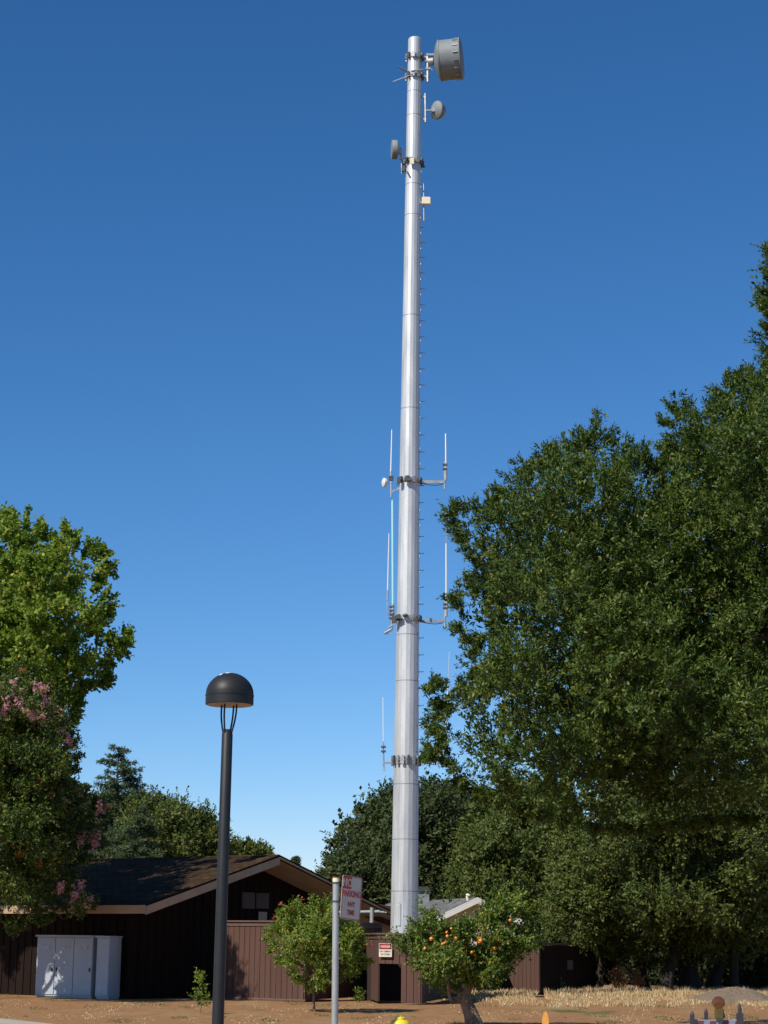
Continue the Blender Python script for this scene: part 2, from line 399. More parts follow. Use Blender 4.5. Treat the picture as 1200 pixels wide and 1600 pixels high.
def crown_pts(poly, D, thick, n, seed, inset=6, lump=90, gap=-9, layers=(0.62, 0.2), outside=0.35, dmax=None, lamp=0.45):
    """clump centres filling the volume behind an outline: px, py, outward direction"""
    g = RG(seed); r = g.r; pa = np.array(poly, float); mn = pa.min(0); mx = pa.max(0)
    out = []; tot = 0
    while tot < n:
        m = 4*n; px = r.uniform(mn[0], mx[0], m); py = r.uniform(mn[1], mx[1], m)
        ins, d = poly_dist(px, py, poly)
        keep = ins & (d > inset*(1+0.8*wave(px, py, seed+5, 26))) & (wave(px, py, seed+9, lump*0.8) > gap)
        off = (px < -25) | (px > 1225) | (py < -10)
        keep &= (~off) | (r.uniform(size=m) < outside)
        out.append(np.stack([px, py, d], 1)[keep]); tot += keep.sum()
    A = np.concatenate(out)[:n]; px, py, d = A.T; dm = dmax or np.percentile(d, 97)
    q = np.clip(d/dm, 0, 1); T = thick*np.sqrt(1-(1-q)**2)
    lay = r.uniform(size=n); nz = wave(px, py, seed+1, lump); nz2 = wave(px, py, seed+2, lump*0.4)
    frac = np.where(lay < layers[0], -(0.8+lamp*nz+0.15*nz2)+r.normal(0, 0.05, n), np.where(lay < layers[0]+layers[1], r.uniform(0.5, 1, n), r.uniform(-0.6, 0.6, n)))
    Y = D+T*frac
    P = at_np(px, py, Y)
    e = 4.0
    _, dx1 = poly_dist(px+e, py, poly); _, dy1 = poly_dist(px, py+e, poly)
    gx = -(dx1-d)/e; gy = (dy1-d)/e          # outward from the outline, y up
    k = 1-q; O = np.stack([gx*k, np.where(frac < 0, -1, 1)*q*1.0, gy*k+0.15], 1)
    return P, nrm(O), q, frac

def proj_np(P):
    c = (P-np.array([0, 0, EYE])) @ np.array(C3)
    return 600+F*c[:, 0]/(-c[:, 2]), 800-F*c[:, 1]/(-c[:, 2])
def ball_pts(poly, D, thick, n, seed, nb, rb, kw, ins=3):
    """clump centres on the outer sides of many rounded leaf masses spread over the crown"""
    kb = dict(kw); kb['inset'] = mpx(rb, D)*0.62; kb['gap'] = -9; kb['layers'] = (0.72, 0.12)
    Cb, Ob, q, fr = crown_pts(poly, D, thick, nb, seed+500, **kb)
    g = RG(seed+501); r = g.r; i = r.randint(0, nb, n*2); d = g.unit(n*2)+Ob[i]*0.55+np.array([-.12, -.1, 0.42]); d = nrm(d)
    rr = rb*r.uniform(0.6, 1.25, nb)[i]*(0.72+0.32*r.uniform(size=n*2))
    P = Cb[i]+d*rr[:, None]*np.array([1.1, 1.1, 0.85])
    px, py = proj_np(P); ok, dd = poly_dist(px, py, poly); k = ok & (dd > ins)
    P = P[k][:n]; d = d[k][:n]
    return P, d
def edge_pts(poly, D, step, seed, reach=12, dj=.8, lim=1240):
    """sprays leaving the outline of the crown"""
    g = random.Random(seed); pts = []; n = len(poly); P = []; O = []
    ar = sum(poly[i][0]*poly[(i+1) % n][1]-poly[(i+1) % n][0]*poly[i][1] for i in range(n)); sg = 1 if ar > 0 else -1
    for i in range(n):
        (x0, y0), (x1, y1) = poly[i], poly[(i+1) % n]; L = math.hypot(x1-x0, y1-y0)
        if L < 1: continue
        nx, ny = sg*(y1-y0)/L, -sg*(x1-x0)/L
        for k in range(max(1, int(L/step))):
            t = g.random(); x = x0+(x1-x0)*t; y = y0+(y1-y0)*t
            if x > lim or x < -40: continue
            l = reach*g.choice((.3, .5, .7, 1.0, 1.4)); a = g.uniform(-.7, .7); dx = nx*math.cos(a)-ny*math.sin(a); dy = nx*math.sin(a)+ny*math.cos(a)-0.35
            yy = D+g.uniform(-dj, dj)
            for j in (-1.0, -.4, .2, .8):
                P.append(at(x+dx*l*j, y+dy*l*j, yy)); O.append((dx, g.uniform(-.4, .2), -dy))
    return np.array(P), nrm(np.array(O, float))
def mpx(m_, D): return m_*F/D

def foliage(name, P, O, rc, nt, nl, leaf, material, seed, parent=None, up=0.35, spread=0.9, tl=1.0, lj=0.16, tone_amp=0.5, droop=0.0, flat=None, stem=None):
    """at each clump centre nt twigs, on each nl leaves"""
    g = RG(seed); r = g.r; n = len(P)
    B = np.repeat(P, nt, 0)+g.unit(n*nt)*(r.uniform(size=(n*nt, 1))**0.5)*rc*0.75
    Od = np.repeat(O, nt, 0)
    rd = g.unit(n*nt)
    T = Od*0.75+rd*spread; T[:, 2] += up
    T = nrm(T)
    if flat: T[:, 2] = T[:, 2]*flat-droop; T = nrm(T)
    Lt = rc*tl*r.uniform(0.45, 1.35, n*nt)
    t = np.tile(np.linspace(0.15, 1.0, nl), n*nt)+r.uniform(-0.05, 0.05, n*nt*nl)
    B2 = np.repeat(B, nl, 0); T2 = np.repeat(T, nl, 0); L2 = np.repeat(Lt, nl)
    N = n*nt*nl
    off = g.unit(N)
    pos = B2+T2*(t*L2)[:, None]+off*(lj*rc*r.uniform(0.1, 1, N))[:, None]
    d = T2*0.7+g.unit(N)*0.9; d[:, 2] += 0.05-droop*0.3
    C2 = np.repeat(P, nt*nl, 0)
    nn = nrm(pos-C2)*1.1+g.unit(N)*0.6+np.array([-0.05, -0.1, 0.35])
    ct = np.repeat(r.uniform(-1, 1, n), nt*nl)*0.35+np.repeat(r.uniform(-1, 1, n*nt), nl)*0.35
    tone = 0.5+tone_amp*(ct*0.7+r.normal(0, 0.32, N))
    tone += 0.12*(t-0.5)
    return leaf_mesh(name, pos, d, nn, leaf[0]*r.uniform(0.65, 1.3, N), leaf[1]*r.uniform(0.7, 1.2, N), tone, material, parent)

def wobble_path(a, b, n, amp, rnd, sag=0.0):
    a = Vector(a); b = Vector(b); pts = []; L = (b-a).length
    o = Vector((0, 0, 0))
    for i in range(n+1):
        t = i/n
        if 0 < i < n: o = Vector((rnd.uniform(-1, 1), rnd.uniform(-1, 1), rnd.uniform(-1, 1)))*amp*L
        else: o = Vector((0, 0, 0))
        p = a.lerp(b, t)+o; p.z += sag*L*math.sin(math.pi*t); pts.append(p)
    return pts

def trunk(root, base, top, r0, r1, ends, rnd, m, name='trunk', smooth=True, split=0.45):
    mb = MB(); path = wobble_path(base, top, 6, 0.025, rnd)
    rad = [r0+(r1-r0)*i/6 for i in range(7)]; rad[0] = r0*1.35
    mb.tube(path, rad, 12)
    for e in ends:
        t = rnd.uniform(split, 0.98); i = min(5, int(t*6)); s = path[i].lerp(path[i+1], t*6-i)
        rr = (r0+(r1-r0)*t)*0.5
        p = wobble_path(s, e, 5, 0.05, rnd, sag=0.06)
        mb.tube(p, [rr*(1-0.16*k) for k in range(6)], 7)
        for _ in range(2):
            q = p[3]+(Vector(e)-Vector(s)).length*0.35*Vector((rnd.uniform(-1, 1), rnd.uniform(-1, 1), rnd.uniform(-.2, .9)))
            mb.tube(wobble_path(p[3], q, 3, 0.06, rnd), [rr*0.45, rr*0.35, rr*0.25, rr*0.12], 5)
    return part(mb, name, m, root, smooth)

def tree(name, label, cat, poly, D, thick, nclump, rc, nt, nl, leaf, material, seed, base_px, r0, bark=None, group=None, top_py=None, limbs=10, crown_kw={}, fol_kw={}, inner=0.5, sprigs=None, balls=None, edge=None):
    global ACC
    rnd = random.Random(seed)
    b = at(base_px, 1500, D); b.z = 0
    root = empty(name, b, label, cat, group)
    P, O, q, fr = crown_pts(poly, D, thick, nclump, seed, **crown_kw)
    ACC = []
    nbk = 0
    if balls:
        nbk = int(len(P)*0.82); Pb, Ob = ball_pts(poly, D, thick, nbk, seed, balls[0], balls[1], crown_kw, mpx(rc, D)*.5)
        foliage('crown', Pb, Ob*1.15, rc*.85, nt, nl, leaf, material, seed+5, root, **fol_kw)
    keepn = len(P)-nbk
    foliage('crown', P[:keepn], O[:keepn], rc, nt, nl, leaf, material, seed+3, root, **fol_kw)
    if edge:
        Pe, Oe = edge_pts(poly, D, edge[0], seed+7, edge[1])
        foliage('crown', Pe, Oe*1.6, mpp(at(600, 1000, D))*6, 5, 8, (leaf[0]*.95, leaf[1]*.85), material, seed+78, root, up=0.1, spread=0.55, tl=1.7, lj=.25)
    # coarse leaves deep inside the crown, so that it is as dense as a real one
    if inner:
        kw = dict(crown_kw); kw['inset'] = (kw.get('inset', 6)*1.2+mpx(rc, D)*1.5); kw['layers'] = (0.0, 0.0); kw['gap'] = -9
        Pi, Oi, qi, fi = crown_pts(poly, D, thick*0.75, int(nclump*inner), seed+50, **kw)
        foliage('crown', Pi, Oi, rc*1.3, 6, 7, (leaf[0]*1.7, leaf[1]*2.1), material, seed+51, root, tl=.8, tone_amp=.3)
    if sprigs:
        PP = []; OO = []; rs = random.Random(seed)
        for (x, y, dx, dz) in sprigs:
            for k in range(2):
                PP.append(at(x-dx*12*k+rs.uniform(-4, 4), y+dz*9*k+rs.uniform(-4, 4), D+rs.uniform(-.5, .3))); OO.append((dx, -.3, dz))
        foliage('crown', np.array(PP), nrm(np.array(OO, float))*1.7, rc*0.45, 5, 12, (leaf[0]*.9, leaf[1]*.85), material, seed+77, root, up=0.15, spread=0.6, tl=1.5)
    leaf_flush('crown', material, root)
    top = at(base_px, top_py if top_py else np.mean([p[1] for p in poly]), D)
    top.x = b.x+(top.x-b.x)*0.3+0.0
    inner = [i for i in range(len(P)) if q[i] > 0.35 and P[i][2] > 1.0]
    rnd.shuffle(inner)
    ends = [Vector(P[i])*0.8+top*0.2 for i in inner[:limbs]]
    trunk(root, b-Vector((0, 0, 0.15)), top, r0, r0*0.45, ends, rnd, bark or M['barkdark'])
    return root

# ================================================================== SETTING
mb = MB(); gx, gy0, gy1 = 900, -60, 2500
mb.add([(-gx, gy0, 0), (gx, gy0, 0), (gx, gy1, 0), (-gx, gy1, 0)], [(0, 1, 2, 3)])
o = structure(mb.build('ground', M['soil'])); o['label'] = 'dry brown soil with straw patches'
# pavement corner showing at the lower left, kerb and road nearer the camera
p0 = gnd(-30, 1591); p1 = gnd(62, 1601)
mb = MB(); d = (p1-p0).normalized(); q0 = p0-d*30; q1 = p0+d*60; nv = Vector((d.y, -d.x, 0))*2.0
if nv.y > 0: nv = -nv
mb.prism([q0+Vector((0, 0, -.06)), q1+Vector((0, 0, -.06)), q1+nv+Vector((0, 0, -.06)), q0+nv+Vector((0, 0, -.06))], (0, 0, 0.10))
structure(mb.build('path', M['concrete']))
mb = MB(); mb.add([(-200, -40, 0.004), (200, -40, 0.004), (200, 15.5, 0.004), (-200, 15.5, 0.004)], [(0, 1, 2, 3)])
structure(mb.build('road', M['asphalt']))
mb = MB(); mb.box((0, 15.6, 0.02), (400, 0.2, 0.24)); structure(mb.build('kerb', M['concrete']))

# ================================================================== MONOPOLE
DT = 55.0
TB = at(631.5, 1460, DT); TT = at(648.2, 62, DT)
ax = (TT-TB).normalized(); TB0 = TB-ax*(TB.z/ax.z)      # foot of the axis on the ground
HT = (TT-TB0).length
def th(py):                      # axis point whose projection is at photo row py
    lo, hi = 0.0, HT*1.1
    for _ in range(40):
        mid = (lo+hi)/2; P = TB0+ax*mid-Vector((0, 0, EYE)); c = C3.transposed() @ P
        yy = 800-F*c.y/(-c.z)
        if yy > py: lo = mid
        else: hi = mid
    return lo
def tp(px, py, dy=0.0):          # point at photo px,py at tower depth (+dy)
    return at(px, py, DT+dy)
def trad(h): return 0.400+(0.207-0.400)*h/HT
tower = empty('monopole_tower', TB0, 'tall tapered galvanized steel monopole carrying dishes and whip antennas', 'tower')
NS = 18; PH = R(-90+52)          # a facet edge 52 degrees right of the camera direction
mb = MB()
seams = [145, 182, 290, 338, 495, 640, 993, 1065, 1226, 1312, 1393]
hs = sorted([th(y) for y in seams]); lv = [-0.1]+hs+[HT]
q = ax.to_track_quat('Z', 'Y').to_matrix()
def ring(r, h, n=NS, ph=PH):
    return [TB0+ax*h+Vector((r*math.cos(ph+2*math.pi*k/n), r*math.sin(ph+2*math.pi*k/n), 0)) for k in range(n)]
prof = [(trad(0), 0.0)]
for h in hs: prof += [(trad(h), h-0.012), (trad(h)-0.006, h-0.010), (trad(h)-0.006, h+0.010), (trad(h)-0.002, h+0.012)]
prof += [(trad(HT), HT), (trad(HT)*0.9, HT+0.03), (0.03, HT+0.05)]
vs = []; fs = []; mi = []
for r, h in prof: vs += ring(r, h)
for i in range(len(prof)-1):
    seamrow = (1 <= i < 1+4*len(hs)) and ((i-1) % 4 in (0, 1, 2))
    for k in range(NS):
        k2 = (k+1) % NS; fs.append((i*NS+k, i*NS+k2, (i+1)*NS+k2, (i+1)*NS+k)); mi.append(1 if seamrow else 0)
fs.append(tuple((len(prof)-1)*NS+k for k in range(NS))); mi.append(0)
mb.v = [tuple(v) for v in vs]; mb.f = fs; mb.mi = mi
part(mb, 'shaft', [M['galv'], M['seam']], tower)
mb = MB(); mb.lathe([(0.75, 0.0), (0.75, 0.10), (0.42, 0.11), (0.42, 0.13)], 24, TB0); part(mb, 'base_flange', M['galv_dull'], tower)
# hand-hole cover at the foot of the shaft, on the left front facet
c = tp(617.5, 1430); a = R(-90-27); hh = th(1430); rr = trad(hh)
nd = Vector((math.cos(a), math.sin(a), 0)); td = Vector((-nd.y, nd.x, 0)); P0 = TB0+ax*hh+nd*(rr-0.012)
rot = Matrix((td, nd, Vector((0, 0, 1)))).transposed()
mb = MB(); mb.bevbox(P0, (0.17, 0.05, 0.62), 0.02, rot); part(mb, 'handhole_cover', M['galv'], tower)
# step pegs up the right side
sa = R(-90+80); sd = Vector((math.cos(sa), math.sin(sa), 0))
pegys = [356, 380, 403, 427, 452, 477, 502, 527, 552, 577, 602, 628] + [654+26.4*k for k in range(22) if 654+26.4*k < 1180]
for y in pegys:
    h = th(y); r_ = trad(h); A = TB0+ax*h+sd*(r_-0.02)
    mb = MB(); mb.tube([A, A+sd*0.15, A+sd*0.155+Vector((0, 0, 0.03))], 0.011, 6); part(mb, 'step_peg', M['galv_dark'], tower)
# cable run with small fixing lugs beside the pegs
sb = R(-90+68); sd2 = Vector((math.cos(sb), math.sin(sb), 0))
for y in range(270, 1180, 24):
    mb = MB(); h = th(y); mb.box(TB0+ax*h+sd2*(trad(h)+0.012), (0.03, 0.03, 0.05)); part(mb, 'cable_lug', M['galv'], tower)

def collar(py, parts, hgt=0.13, n=10, blk=0.09):
    h = th(py); r_ = trad(h); C = TB0+ax*h
    mb = MB(); mb.lathe([(r_+0.004, -hgt/2), (r_+0.03, -hgt/2), (r_+0.03, hgt/2), (r_+0.004, hgt/2)], NS, C, phase=PH, cap=False)
    col = part(mb, 'clamp_collar', M['galv_dull'], tower)
    for i in range(n):
        a = 2*math.pi*i/n+0.15; dv = Vector((math.cos(a), math.sin(a), 0)); tv = Vector((-dv.y, dv.x, 0))
        rot = Matrix((tv, dv, Vector((0, 0, 1)))).transposed()
        mb = MB(); mb.box(C+dv*(r_+0.055), (blk, 0.05, hgt*1.35), rot)
        mb.tube([C+dv*(r_+0.06)-tv*blk*0.9, C+dv*(r_+0.06)+tv*blk*0.9], 0.012, 6)
        b = part(mb, 'bracket', M['galv_dull'] if i % 3 else M['galv_dark'], col)
    return col
cols = {y: collar(y, None) for y in (90, 120, 254, 752, 967)}
cols[1189] = collar(1189, None, hgt=0.20, n=16, blk=0.07)

def pipe(p, q_, r_=0.025, name='mounting_pipe', m='galv_dull', n=8):
    mb = MB(); mb.tube([p, q_], r_, n); return part(mb, name, M[m], tower, True)
def whip(p, q_, r0, r1, m, label=None, mount=None):
    """fibreglass whip from p up to q_ with its lower ferrule"""
    mb = MB(); p = Vector(p); q_ = Vector(q_); L = (q_-p)
    mb.tube([p, p+L*0.98, q_], [r0, r1, r1*0.4], 8)
    o = part(mb, 'whip_antenna', M[m], tower, True, label)
    mb = MB(); mb.tube([p-L.normalized()*0.25, p+L.normalized()*0.02], r0*1.5, 8); part(mb, 'ferrule', M['galv_dull'], o, True)
    return o
def arm(px0, px1, py, w_=0.09, dy=0.0, name='support_arm', py1=None):
    a = tp(px0, py, dy); b = tp(px1, py1 if py1 else py, dy); mid = (a+b)/2; L = (b-a)
    x = L.normalized(); z = Vector((0, 0, 1)); z = (z-x*z.dot(x)).normalized(); y = z.cross(x)
    mb = MB(); mb.box(mid, (L.length, w_*0.6, w_), Matrix((x, y, z)).transposed()); return part(mb, name, M['galv_dull'], tower)
def clamps(px, pys, dy=0):
    for y in pys:
        mb = MB(); mb.box(tp(px, y, dy), (0.14, 0.10, 0.05)); part(mb, 'pipe_clamp', M['galv_dark'], tower)
# --- big shrouded drum dish at the top
pipe(tp(668, 84), tp(668.5, 128), 0.045); arm(655, 668, 90, 0.08); arm(655, 668, 120, 0.08)
mb = MB()
for c_, d_ in ((tp(668.2, 96), (0.16, 0.12, 0.07)), (tp(668.2, 108), (0.14, 0.12, 0.06)), (tp(672, 86), (0.22, 0.10, 0.07))):
    mb = MB(); mb.box(c_, d_); part(mb, 'dish_bracket', M['galv_dull'], tower)
mb = MB(); mb.tube([tp(667, 101), tp(676, 110)], 0.02, 6); part(mb, 'strut', M['galv_dull'], tower)
dax = Vector((0.975, -0.15, 0.06)).normalized(); dc = tp(686.5, 95.2)
mb = MB()
r = 0.63; Ld = 0.69
mb.lathe([(0.12, -0.16), (0.20, -0.15), (0.34, -0.12), (0.52, -0.06), (r-0.03, -0.01), (r+0.012, 0.0), (r+0.012, 0.05), (r-0.005, 0.055), (r-0.005, Ld-0.04), (r+0.02, Ld-0.035), (r+0.02, Ld)], 48, dc, dax)
drum = part(mb, 'drum_dish_antenna', M['radome'], tower, True, 'big grey drum shaped microwave dish pointing right at the tower top')
mb = MB(); mb.lathe([(r+0.0, Ld+0.001), (r-0.03, Ld+0.025), (r*0.6, Ld+0.04), (0.02, Ld+0.05)], 48, dc, dax); part(mb, 'radome_cover', M['radome'], drum, True)
mb = MB(); mb.lathe([(0.13, -0.34), (0.13, -0.19)], 16, dc, dax); part(mb, 'feed_hub', M['galv_dull'], drum, True)
qm = dax.to_track_quat('Z', 'Y').to_matrix()
for k in range(16):
    a = 2*math.pi*k/16+0.1; cc = dc+qm @ Vector(((r+0.012)*math.cos(a), (r+0.012)*math.sin(a), Ld-0.13))
    rv = qm @ Vector((math.cos(a), math.sin(a), 0)); rot = Matrix((rv.cross(dax), rv, dax)).transposed()
    mb = MB(); mb.box(cc, (0.03, 0.02, 0.16), rot); part(mb, 'rim_clip', M['galv_dull'], drum)
# --- small round dish on the right
pipe(tp(664.5, 146), tp(665, 191), 0.035); arm(656, 664.5, 151, 0.05); arm(656, 664.5, 186, 0.05)
dax = Vector((0.80, 0.58, 0.10)).normalized(); dc = tp(681.5, 172); pipe(tp(665, 173.5), dc+dax*0.02, 0.04, 'dish_arm')
mb = MB(); mb.lathe([(0.08, -0.10), (0.20, -0.06), (0.29, 0.0), (0.295, 0.06), (0.27, 0.10), (0.25, 0.16), (0.18, 0.24), (0.02, 0.27)], 36, dc, dax)
d1 = part(mb, 'dish_antenna', M['radome'], tower, True, 'small grey round dish on the right side below the drum')
mb = MB(); mb.box(dc-dax*0.10, (0.12, 0.10, 0.16)); part(mb, 'radio_box', M['galv_dull'], d1)
# --- small dish on the left
pipe(tp(627, 230), tp(628.5, 271), 0.035); arm(628, 640, 249, 0.05); arm(628, 640, 266, 0.06)
dax = Vector((-0.99, -0.10, -0.02)).normalized(); dc = tp(621.0, 234)
mb = MB(); mb.lathe([(0.06, -0.07), (0.16, -0.04), (0.27, 0.0), (0.295, 0.02), (0.295, 0.16), (0.28, 0.18), (0.02, 0.20)], 36, dc, dax)
d2 = part(mb, 'dish_antenna', M['radome'], tower, True, 'small grey drum dish pointing left from the tower')
mb = MB(); mb.tube([dc-dax*0.02, tp(627, 238)], 0.05, 8); mb.box(tp(625.5, 237), (0.10, 0.10, 0.16)); part(mb, 'dish_mount', M['galv_dull'], d2)
mb = MB(); mb.box(tp(643.5, 251.5, -0.32), (0.13, 0.05, 0.20)); part(mb, 'junction_box', M['cream'], tower)
for a_, b_, r__ in ((tp(624, 248.5, -.25), tp(645, 246, -.3), 0.022), (tp(656, 258), tp(664, 261), 0.03), (tp(640, 275, -.25), tp(636, 268, -.25), 0.025)):
    mb = MB(); mb.tube([a_, b_], r__, 6); part(mb, 'bracket_arm', M['galv_dark'], tower)
mb = MB(); mb.box(tp(659, 256), (0.14, 0.1, 0.22)); part(mb, 'bracket_arm', M['galv_dark'], tower)
mb = MB(); mb.box(tp(630, 262, -.1), (0.10, 0.1, 0.26)); part(mb, 'bracket_arm', M['galv_dark'], tower)
# --- thin rods by the second collar
mb = MB(); mb.tube([tp(614, 127.5, -.2), tp(640, 117.5, -.25)], 0.012, 6); part(mb, 'rod_antenna', M['galv'], tower, True)
mb = MB(); mb.box((tp(624.5, 105)+tp(636, 111))/2, (0.30, 0.06, 0.05), Matrix.Rotation(R(27), 3, 'Y')); part(mb, 'dark_bar', M['galv_dark'], tower)
mb = MB(); mb.tube([tp(642, 111, -.3), tp(661, 108.5, -.3)], 0.022, 6); part(mb, 'bracket_arm', M['galv_dull'], tower)
mb = MB(); mb.tube([tp(642, 116, -.3), tp(663, 110.5, -.25)], 0.014, 6); part(mb, 'bracket_arm', M['galv_dull'], tower)
# --- cream panel antenna
pipe(tp(662, 287), tp(662.5, 345), 0.02); arm(656, 662, 293, 0.05); arm(656, 662, 340, 0.05)
mb = MB(); mb.bevbox(tp(666, 314, -.05), (0.27, 0.12, 0.235), 0.015); part(mb, 'panel_antenna', M['cream'], tower, label='small cream square panel antenna on a thin pipe')
# --- whip level one
arm(657, 695, 753, 0.09); pipe(tp(695, 764), tp(694.6, 721), 0.028); clamps(695.3, (726, 732.5)); whip(tp(696.8, 737), tp(696.3, 677), 0.024, 0.017, 'white')
arm(611, 626, 769, 0.06, py1=762); pipe(tp(611.2, 777), tp(611.2, 736), 0.028); clamps(611.2, (745, 749)); whip(tp(610.6, 737), tp(612.2, 671), 0.022, 0.013, 'white')
mb = MB(); mb.lathe([(0.02, -.06), (0.10, -.05), (0.135, 0), (0.135, 0.05), (0.10, 0.07)], 20, tp(601.5, 754), Vector((-1, -.4, 0))); d3 = part(mb, 'dish_antenna', M['white'], tower, True, 'very small pale disc antenna beside the left whip')
pipe(tp(603, 754.5), tp(611, 754), 0.012)
mb = MB(); mb.tube([tp(633, 745, -.42), tp(640, 744, -.42)], 0.04, 8); part(mb, 'bracket_arm', M['galv_dark'], tower)
mb = MB(); mb.box(tp(637, 748.5, -.42), (0.2, 0.08, 0.10)); part(mb, 'bracket_arm', M['galv_dark'], tower)
mb = MB(); mb.box(tp(623, 750, -.35), (0.10, 0.08, 0.16)); part(mb, 'bracket_arm', M['galv_dark'], tower)
# cable loops
def cable(pts, r_=0.010, m='black'):
    mb = MB(); mb.tube(pts, r_, 6); return part(mb, 'coax_cable', M[m], tower, True)
cable([tp(660, 755), tp(668, 757.5), tp(680, 758.5), tp(690, 757), tp(694, 754)])
for k in range(3): cable([tp(641, 746+2*k, -.42), tp(648, 748.5+2*k, -.43), tp(655, 749.5+2*k, -.3), tp(660, 750+2*k, -.05)], 0.008, 'galv_dull')
# --- whip level two
arm(657, 695, 970, 0.09); pipe(tp(695.3, 981), tp(695.5, 936), 0.028); clamps(696, (944, 950)); whip(tp(697.3, 950), tp(697.0, 848), 0.026, 0.018, 'white')
whip(tp(697.1, 846), tp(697.6, 800), 0.009, 0.006, 'galv_dull')
cable([tp(659, 972), tp(668, 974), tp(680, 975), tp(690, 974), tp(694, 970)])
for k in range(3): cable([tp(636, 963+2*k, -.42), tp(645, 965+2*k, -.43), tp(653, 966+2*k, -.3), tp(659, 967+2*k, -.05)], 0.008, 'galv_dull')
mb = MB(); mb.box(tp(673, 969), (0.05, 0.09, 0.12)); part(mb, 'arm_clip', M['galv_dark'], tower)
whip(tp(613.8, 945), tp(613.0, 781), 0.032, 0.028, 'teal', 'pale aqua whip antenna, the thickest on the left')
whip(tp(605.5, 925), tp(607.8, 833), 0.018, 0.012, 'white'); pipe(tp(605.5, 967), tp(605.3, 922), 0.02, m='galv_dull')
pipe(tp(612, 985), tp(612, 946), 0.03); clamps(612, (948, 954, 960, 966)); arm(605, 626, 955, 0.06, py1=963); arm(609, 626, 971, 0.08)
mb = MB(); mb.tube([tp(600.5, 990, -.1), tp(611, 984, -.1)], 0.04, 6); mb.tube([tp(603, 985, -.1), tp(607, 992, -.1)], 0.015, 6); mb.tube([tp(607, 981, -.1), tp(616, 976, -.1)], 0.02, 6); part(mb, 'yagi_antenna', M['galv_dull'], tower)
mb = MB(); mb.tube([tp(629.5, 962, -.44), tp(636, 960, -.44)], 0.045, 8); part(mb, 'bracket_arm', M['galv_dark'], tower)
mb = MB(); mb.box(tp(622, 964, -.4), (0.16, 0.08, 0.10)); part(mb, 'bracket_arm', M['galv_dark'], tower)
mb = MB(); mb.box(tp(616, 968, -.3), (0.14, 0.08, 0.2)); part(mb, 'bracket_arm', M['galv_dark'], tower)
# --- whip level three
arm(657, 694, 1190, 0.06); arm(600, 614, 1192, 0.06); pipe(tp(599.5, 1198), tp(599.0, 1163), 0.022); clamps(599.3, (1167, 1174)); whip(tp(599.0, 1160), tp(598.4, 1089), 0.014, 0.010, 'white')
cable([tp(599.5, 1198), tp(598, 1203), tp(601, 1205), tp(601.5, 1198)], 0.012, 'galv_dull'); mb = MB(); mb.box(tp(674, 1190), (0.05, 0.09, 0.12)); part(mb, 'arm_clip', M['galv_dark'], tower)
cable([tp(660, 1192), tp(667, 1193.5), tp(678, 1195), tp(690, 1192)]); pipe(tp(699.2, 1113), tp(699.8, 1070), 0.022, m='white'); whip(tp(699.8, 1075), tp(702, 1018), 0.012, 0.007, 'galv')
pipe(tp(693.5, 1195), tp(698.8, 1112), 0.018)
mb = MB(); mb.lathe([(0.05, -.04), (0.09, -.04), (0.09, 0.04), (0.05, 0.04)], 16, tp(657.5, 1188.5, -.2), (0, 1, 0), cap=False); part(mb, 'cable_ring', M['galv_dark'], tower, True)

# ================================================================== LAMP POST
DL = 20.0
lp = at(346.5, 1370, DL); base = Vector((lp.x, DL, 0)); top = at(355.4, 1140, DL)
lean = (top-base); lx = lean.x/lean.z
lamp = empty('street_lamp', base, 'black street lamp with a domed shade on four thin rods', 'street lamp')
def L_(z, dx=0, dy=0): return base+Vector((lx*z+dx, dy, z))
zt = top.z
mb = MB(); mb.lathe([(0.14, 0), (0.14, 0.02), (0.10, 0.06), (0.07, 0.12), (0.062, 0.14)], 24, base); part(mb, 'base_plate', M['lampblk'], lamp, True)
mb = MB(); mb.tube([L_(0.1), L_(zt*0.5), L_(zt-0.05), L_(zt-0.045), L_(zt)], [0.062, 0.060, 0.057, 0.054, 0.054], 32); part(mb, 'pole', M['lampblk'], lamp, True)
zr = at(358.5, 1101, DL).z; dxs = at(358.5, 1101, DL).x-L_(zr).x
for k in range(4):
    a = math.pi/4+k*math.pi/2+0.33; pts = []; 
    for t in np.linspace(0, 1, 9):
        rr = 0.052+(0.085-0.052)*math.sin(t*math.pi*0.5)+0.012*math.sin(t*math.pi)
        pts.append(L_(zt-0.03+(zr+0.05-zt+0.03)*t, rr*math.cos(a)+dxs*t, rr*math.sin(a)))
    mb = MB(); mb.tube(pts, 0.0095, 8); part(mb, 'support_rod', M['lampblk'], lamp, True)
Rd = 37.5*mpp(at(358, 1090, DL)); cD = L_(zr, dxs)
prof = [(Rd-0.012, 0.0), (Rd, 0.0), (Rd, 0.088), (Rd+0.004, 0.09), (Rd+0.004, 0.10), (Rd-0.002, 0.102)]
Hd = at(358, 1050, DL).z-zr-0.01-0.102
for t in np.linspace(0.08, 1, 14)*math.pi/2: prof.append(((Rd-0.002)*math.cos(t)+0.002, 0.102+Hd*math.sin(t)))
mb = MB(); mb.lathe(prof, 48, cD); dome = part(mb, 'lamp_shade', M['lampblk'], lamp, True)
dome.data.polygons  # closed shell
mb = MB(); mb.lathe([(Rd-0.014, -0.004), (Rd-0.014, 0.0), (0.01, 0.0), (0.01, -0.004)], 40, cD+Vector((0, 0, -0.0025)), cap=False); part(mb, 'diffuser', M['lampin'], lamp, True)
